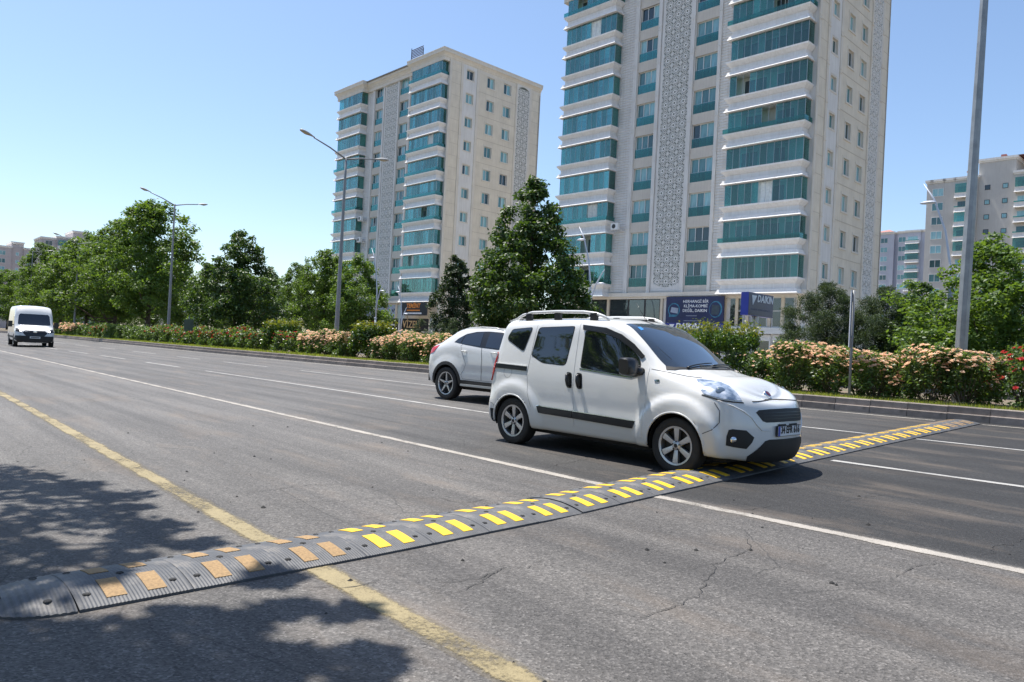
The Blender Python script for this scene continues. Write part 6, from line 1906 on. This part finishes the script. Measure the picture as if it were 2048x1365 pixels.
for s in (-1, 1):
    mir = s > 0
    dlo = [(.13, 1.245), (.24, 1.335), (.42, 1.43), (.70, 1.485), (1.05, 1.50), (1.45, 1.485), (1.72, 1.38), (1.98, 1.20), (1.98, 1.15), (1.5, 1.13), (1.0, 1.155), (.5, 1.20)]
    ob("window_trim", panel(gb, rnd(dlo, .02), ray_side(-1), .003, BLK, "window_trim", .05, mir), gbody)
    for pl in ([(.17, 1.25), (.27, 1.335), (.39, 1.40), (.345, 1.22)], [(.375, 1.22), (.43, 1.41), (.70, 1.46), (.94, 1.475), (.97, 1.18)], [(1.13, 1.17), (1.12, 1.475), (1.43, 1.46), (1.68, 1.36), (1.92, 1.195), (1.92, 1.165), (1.5, 1.15)]):
        ob("window", panel(gb, rnd(pl, .02), ray_side(-1), .006, CGL, "window", .05, mir), gbody)
    for pl in ([(.47, .56), (.60, .78), (.38, 1.17), (.44, 1.22), (1.02, 1.17), (1.075, .9), (1.075, .47), (.52, .475)], [(1.085, .47), (1.085, .9), (1.03, 1.16), (1.5, 1.13), (2.0, 1.16), (2.12, .9), (2.15, .47)]):
        line_on(gb, pl + [pl[0]], ray_side(-1), .006, .002, MT["soft_gap"], "panel_gap", gbody)
    arc = [(.47 * math.cos(a), .355 + .47 * math.sin(a)) for a in [math.radians(-12 + 204 * k / 18) for k in range(19)]] + [(.40 * math.cos(a), .355 + .40 * math.sin(a)) for a in [math.radians(192 - 204 * k / 18) for k in range(19)]]
    ob("arch_trim", panel(gb, arc, ray_side(-1), .010, BLKM, "arch_trim", .05, mir), gbody)
    ob("arch_trim", panel(gb, [(p[0] + 2.75, p[1]) for p in arc], ray_side(-1), .010, BLKM, "arch_trim", .05, mir), gbody)
    ob("sill_cladding", panel(gb, [(.44, .45), (2.3, .44), (2.3, .34), (.46, .345)], ray_side(-1), .012, BLKM, "sill_cladding", .05, mir), gbody)
    b = MB(); b.box(.5, 2.2, -.93 if not mir else .86, -.86 if not mir else .93, .33, .37); b.build("side_step", ALU, G)
    ob("tail_lamp", panel(gb, rnd([(-.72, .93), (-.50, 1.0), (-.36, 1.16), (-.40, 1.17), (-.58, 1.10), (-.74, 1.0)], .03), ray_side(-1), .008, REDL, "tail_lamp", .04, mir), gbody)
    for x_ in (.42, 1.32):
        b = MB(); sg = 1 if mir else -1; P = [(x_, sg * .855, 1.065), (x_ + .03, sg * .885, 1.07), (x_ + .15, sg * .885, 1.06), (x_ + .18, sg * .855, 1.055)]; b.tube(P, .011, 6); b.build("handle", CARW, gbody, smooth=True)
    b = MB(); sg = 1 if mir else -1; P = [(.25, .60, 1.535), (.4, .61, 1.565), (.8, .62, 1.59), (1.2, .61, 1.58), (1.4, .6, 1.53)]; b.tube([(p[0], sg * p[1], p[2]) for p in P], .014, 6); b.build("roof_rail", CARW, G, smooth=True)
ob("rear_screen", panel(gb, [(-.58, -.52), (-.10, -.48), (-.10, .48), (-.58, .52)], ray_top, .006, CGL, "rear_screen", .06), gbody)
ob("windscreen", panel(gb, [(1.52, -.5), (1.56, 0), (1.52, .5), (2.15, .62), (2.3, 0), (2.15, -.62)], ray_top, .004, MT["dark_windscreen"], "windscreen", .08), gbody)
b = MB(); b.prism([(-.16, 1.46), (.06, 1.535), (.25, 1.565), (.10, 1.50)], -.52, .52, 'y'); b.build("spoiler", CARW, G)
b = MB(); b.box(-.83, -.70, -.70, .70, .36, .52); b.build("bumper_skirt", BLKM, G)
for ax in (0, 2.75):
    well(G, ax, .355, .40, .86)
    for s in (-1, 1): wheel(G, ax, s * .80, .35, .35, .22, .245, 'star', s)
b = MB(); b.box(-.4, 3.2, -.68, .68, .24, .33); b.build("underbody", SEAM, G)

# ---------------- high roof delivery van
VN = empty("delivery_van", (-51.9 - 3.3, 8.02 + .2, gz(-52, 8)), math.radians(-3.5), 'white high-roof delivery van coming up the street with its headlights on', 'delivery van')
vs = [-.8, 0, 1.5, 2.6, 2.9, 3.1, 3.3, 3.45, 3.6]
VSP = dict(xs=vs, paint=CARW, ef=3.4, er=9, arches=((0, .34, .40), (3.3, .34, .40)), S=5,
  Y=[[0] * 9, [.75] * 9, [.96] * 9, [1.0] * 9, [1.01] * 9, [1.0] * 9, [.99] * 6 + [.97, .95, .93], [.96] * 5 + [.94, .92, .90, .86], [.92] * 4 + [.90, .88, .85, .80, .78], [.80] * 4 + [.80, .78, .74, .70, .68], [.4] * 9, [0] * 9],
  Z=[[.32] * 9, [.32] * 9, [.35] * 9, [.55] * 9, [.80] * 9, [1.05] * 7 + [1.0, .96], [1.40] * 5 + [1.36, 1.20, 1.10, 1.05], [1.85] * 4 + [1.82, 1.55, 1.28, 1.15, 1.09], [2.25] * 3 + [2.22, 2.02, 1.68, 1.38, 1.20, 1.13],
     [2.42] * 3 + [2.36, 2.12, 1.78, 1.44, 1.25, 1.17], [2.47] * 3 + [2.42, 2.18, 1.82, 1.48, 1.28, 1.19], [2.48] * 3 + [2.43, 2.19, 1.83, 1.49, 1.29, 1.20]],
  Xr=[-1.0] * 12, Zr=[.4, .4, .42, .55, .8, 1.05, 1.4, 1.85, 2.2, 2.38, 2.43, 2.44],
  Xf=[4.0, 4.08, 4.12, 4.14, 4.12, 4.08, 4.0, 3.94, 3.9, 3.86, 3.84, 3.84], Zf=[.26, .26, .30, .50, .72, .88, .98, 1.02, 1.06, 1.09, 1.10, 1.10])
vme, vb = car_body(VSP); vbody = ob("body", vme, VN)
wsp = [(-.72, 1.30), (-.82, 1.34), (-.78, 1.85), (-.70, 1.95), (.70, 1.95), (.78, 1.85), (.82, 1.34), (.72, 1.30)]
ob("windscreen", panel(vb, wsp, ray_front, .006, CGL, "windscreen", .1), vbody)
vg = [(-.50, .97), (-.62, .84), (-.46, .66), (.46, .66), (.62, .84), (.50, .97)]
ob("grille", panel(vb, vg, ray_front, .008, BLK, "grille", .08), vbody)
vbp = [(-1.03, .66), (-.5, .66), (.5, .66), (1.03, .66), (1.0, .30), (-1.0, .30)]
ob("bumper", panel(vb, vbp, ray_front, .02, BLKM, "bumper", .1), vbody)
LIT = bpy.data.materials.new("lit_headlamp"); LIT.use_nodes = True
LIT.node_tree.nodes["Principled BSDF"].inputs["Emission Color"].default_value = (1, .95, .88, 1); LIT.node_tree.nodes["Principled BSDF"].inputs["Emission Strength"].default_value = 6
for s in (-1, 1):
    hp = [(s * .62, 1.0), (s * .92, 1.08), (s * .955, .90), (s * .66, .84)]
    H = ob("headlight", panel(vb, hp, ray_front, .012, BLK, "headlight", .06), vbody)
    h = vb.ray_cast(Vector((8, s * .70, .94)), Vector((-1, 0, 0)))[0]
    b = MB(); b.lathe([(.001, .03), (.05, .02), (.06, 0)], 12, 'x'); b.build("bulb", LIT, H, loc=(h.x + .01, s * .70, .94))
    b = MB(); b.box(-.12, .10, min(s * 1.06, s * 1.28), max(s * 1.06, s * 1.28), 1.15, 1.50); b.tube([(0, s * .95, 1.25), (0, s * 1.08, 1.28)], .03, 6); b.build("mirror", BLK, VN, loc=(2.95, 0, 0))
    ob("side_window", panel(vb, rnd([(2.05, 1.28), (2.05, 1.82), (2.75, 1.80), (3.12, 1.36), (3.1, 1.28)], .04), ray_side(-1), .006, CGL, "side_window", .08, s > 0), vbody)
    for pl in ([(1.98, 1.95), (1.98, .42)], [(.65, 1.95), (.65, .45)], [(3.0, 1.2), (2.9, .42)]): line_on(vb, pl, ray_side(-1), .02, .003, MT["soft_gap"], "panel_gap", vbody, s > 0)
    if s < 0:
        ob("rub_strip", panel(vb, [(-.7, .62), (2.85, .62), (2.85, .50), (-.7, .50)], ray_side(-1), .015, BLKM, "rub_strip", .12), vbody)
        ob("rub_strip", panel(vb, [(-.7, .62), (2.85, .62), (2.85, .50), (-.7, .50)], ray_side(-1), .015, BLKM, "rub_strip", .12, True), vbody)
b = MB(); b.box(0, .02, -.26, .26, 0, .11, 0); b.box(.0205, .022, -.22, .22, .03, .08, 1); b.build("number_plate", [PLW, MT["black_frame"]], VN, loc=(4.15, 0, .52))
b = MB(); b.lathe([(.001, .012), (.10, .01), (.11, 0)], 16, 'x'); o = b.build("badge", CHROME, VN, loc=(4.10, 0, .90)); o.scale = (1, 1, .5)
for ax in (0, 3.3):
    well(VN, ax, .34, .40, .96)
    for s in (-1, 1): wheel(VN, ax, s * .90, .34, .34, .22, .21, 'ten', s)
b = MB(); b.box(-.8, 3.8, -.78, .78, .28, .36); b.build("underbody", SEAM, VN)

# ---------------- parked cars glimpsed between the roses
def parked(x, y, rot, paint, label):
    K = empty("parked_car", (x, y, gz(x, 99)), rot, label, 'car', 'cars parked beyond the median')
    ks = [-.5, 0, .6, 1.1, 1.6, 2.1, 2.6, 2.9]
    SP_ = dict(xs=ks, paint=paint, ef=2.8, er=4, arches=((0, .31, .36), (2.55, .31, .36)), S=3,
      Y=[[0] * 8, [.7] * 8, [.80] * 8, [.85] * 8, [.86] * 8, [.85] * 8, [.78, .80, .80, .80, .80, .79, .76, .72], [.55, .64, .68, .68, .67, .64, .6, .55], [.3, .5, .58, .58, .56, .45, .4, .35], [0] * 8],
      Z=[[.25] * 8, [.25] * 8, [.3] * 8, [.5] * 8, [.7] * 8, [.88] * 6 + [.84, .8], [1.0, 1.0, 1.0, 1.0, .98, .95, .9, .86], [1.03, 1.15, 1.26, 1.28, 1.22, 1.04, .95, .9], [1.05, 1.25, 1.42, 1.45, 1.36, 1.08, .97, .92], [1.06, 1.28, 1.45, 1.48, 1.39, 1.10, .98, .93]],
      Xr=[-.8, -.85, -.88, -.9, -.9, -.88, -.8, -.75, -.72, -.7], Zr=[.3, .32, .4, .5, .7, .88, .95, .98, 1.0, 1.0], Xf=[3.2, 3.3, 3.35, 3.38, 3.36, 3.3, 3.2, 3.15, 3.1, 3.1], Zf=[.25, .25, .3, .42, .58, .68, .74, .77, .79, .8])
    me, bv = car_body(SP_); B = ob("body", me, K)
    for s in (False, True): ob("window", panel(bv, rnd([(.1, 1.02), (.5, 1.3), (1.3, 1.36), (1.75, 1.22), (2.1, 1.0)], .05), ray_side(-1), .008, CGL, "window", .12, s), B)
    ob("windscreen", panel(bv, [(1.62, -.5), (1.62, .5), (2.15, .58), (2.15, -.58)], ray_top, .008, CGL, "windscreen", .15), B)
    for ax in (0, 2.55):
        well(K, ax, .31, .36, .82)
        for s in (-1, 1): wheel(K, ax, s * .77, .31, .31, .19, .2, 'ten', s)
parked(-97.5, 25.2, .05, CARD, 'dark parked car glimpsed between pale roses and plane trunks')
parked(-91.0, 25.4, .03, CARD, 'dark parked car with shiny bonnet beside the tallest plane trunk')
parked(-104.5, 25.2, .05, carpaint("grey_blue_paint", (.12, .15, .2)), 'grey-blue parked car half hidden by pale roses near the van')
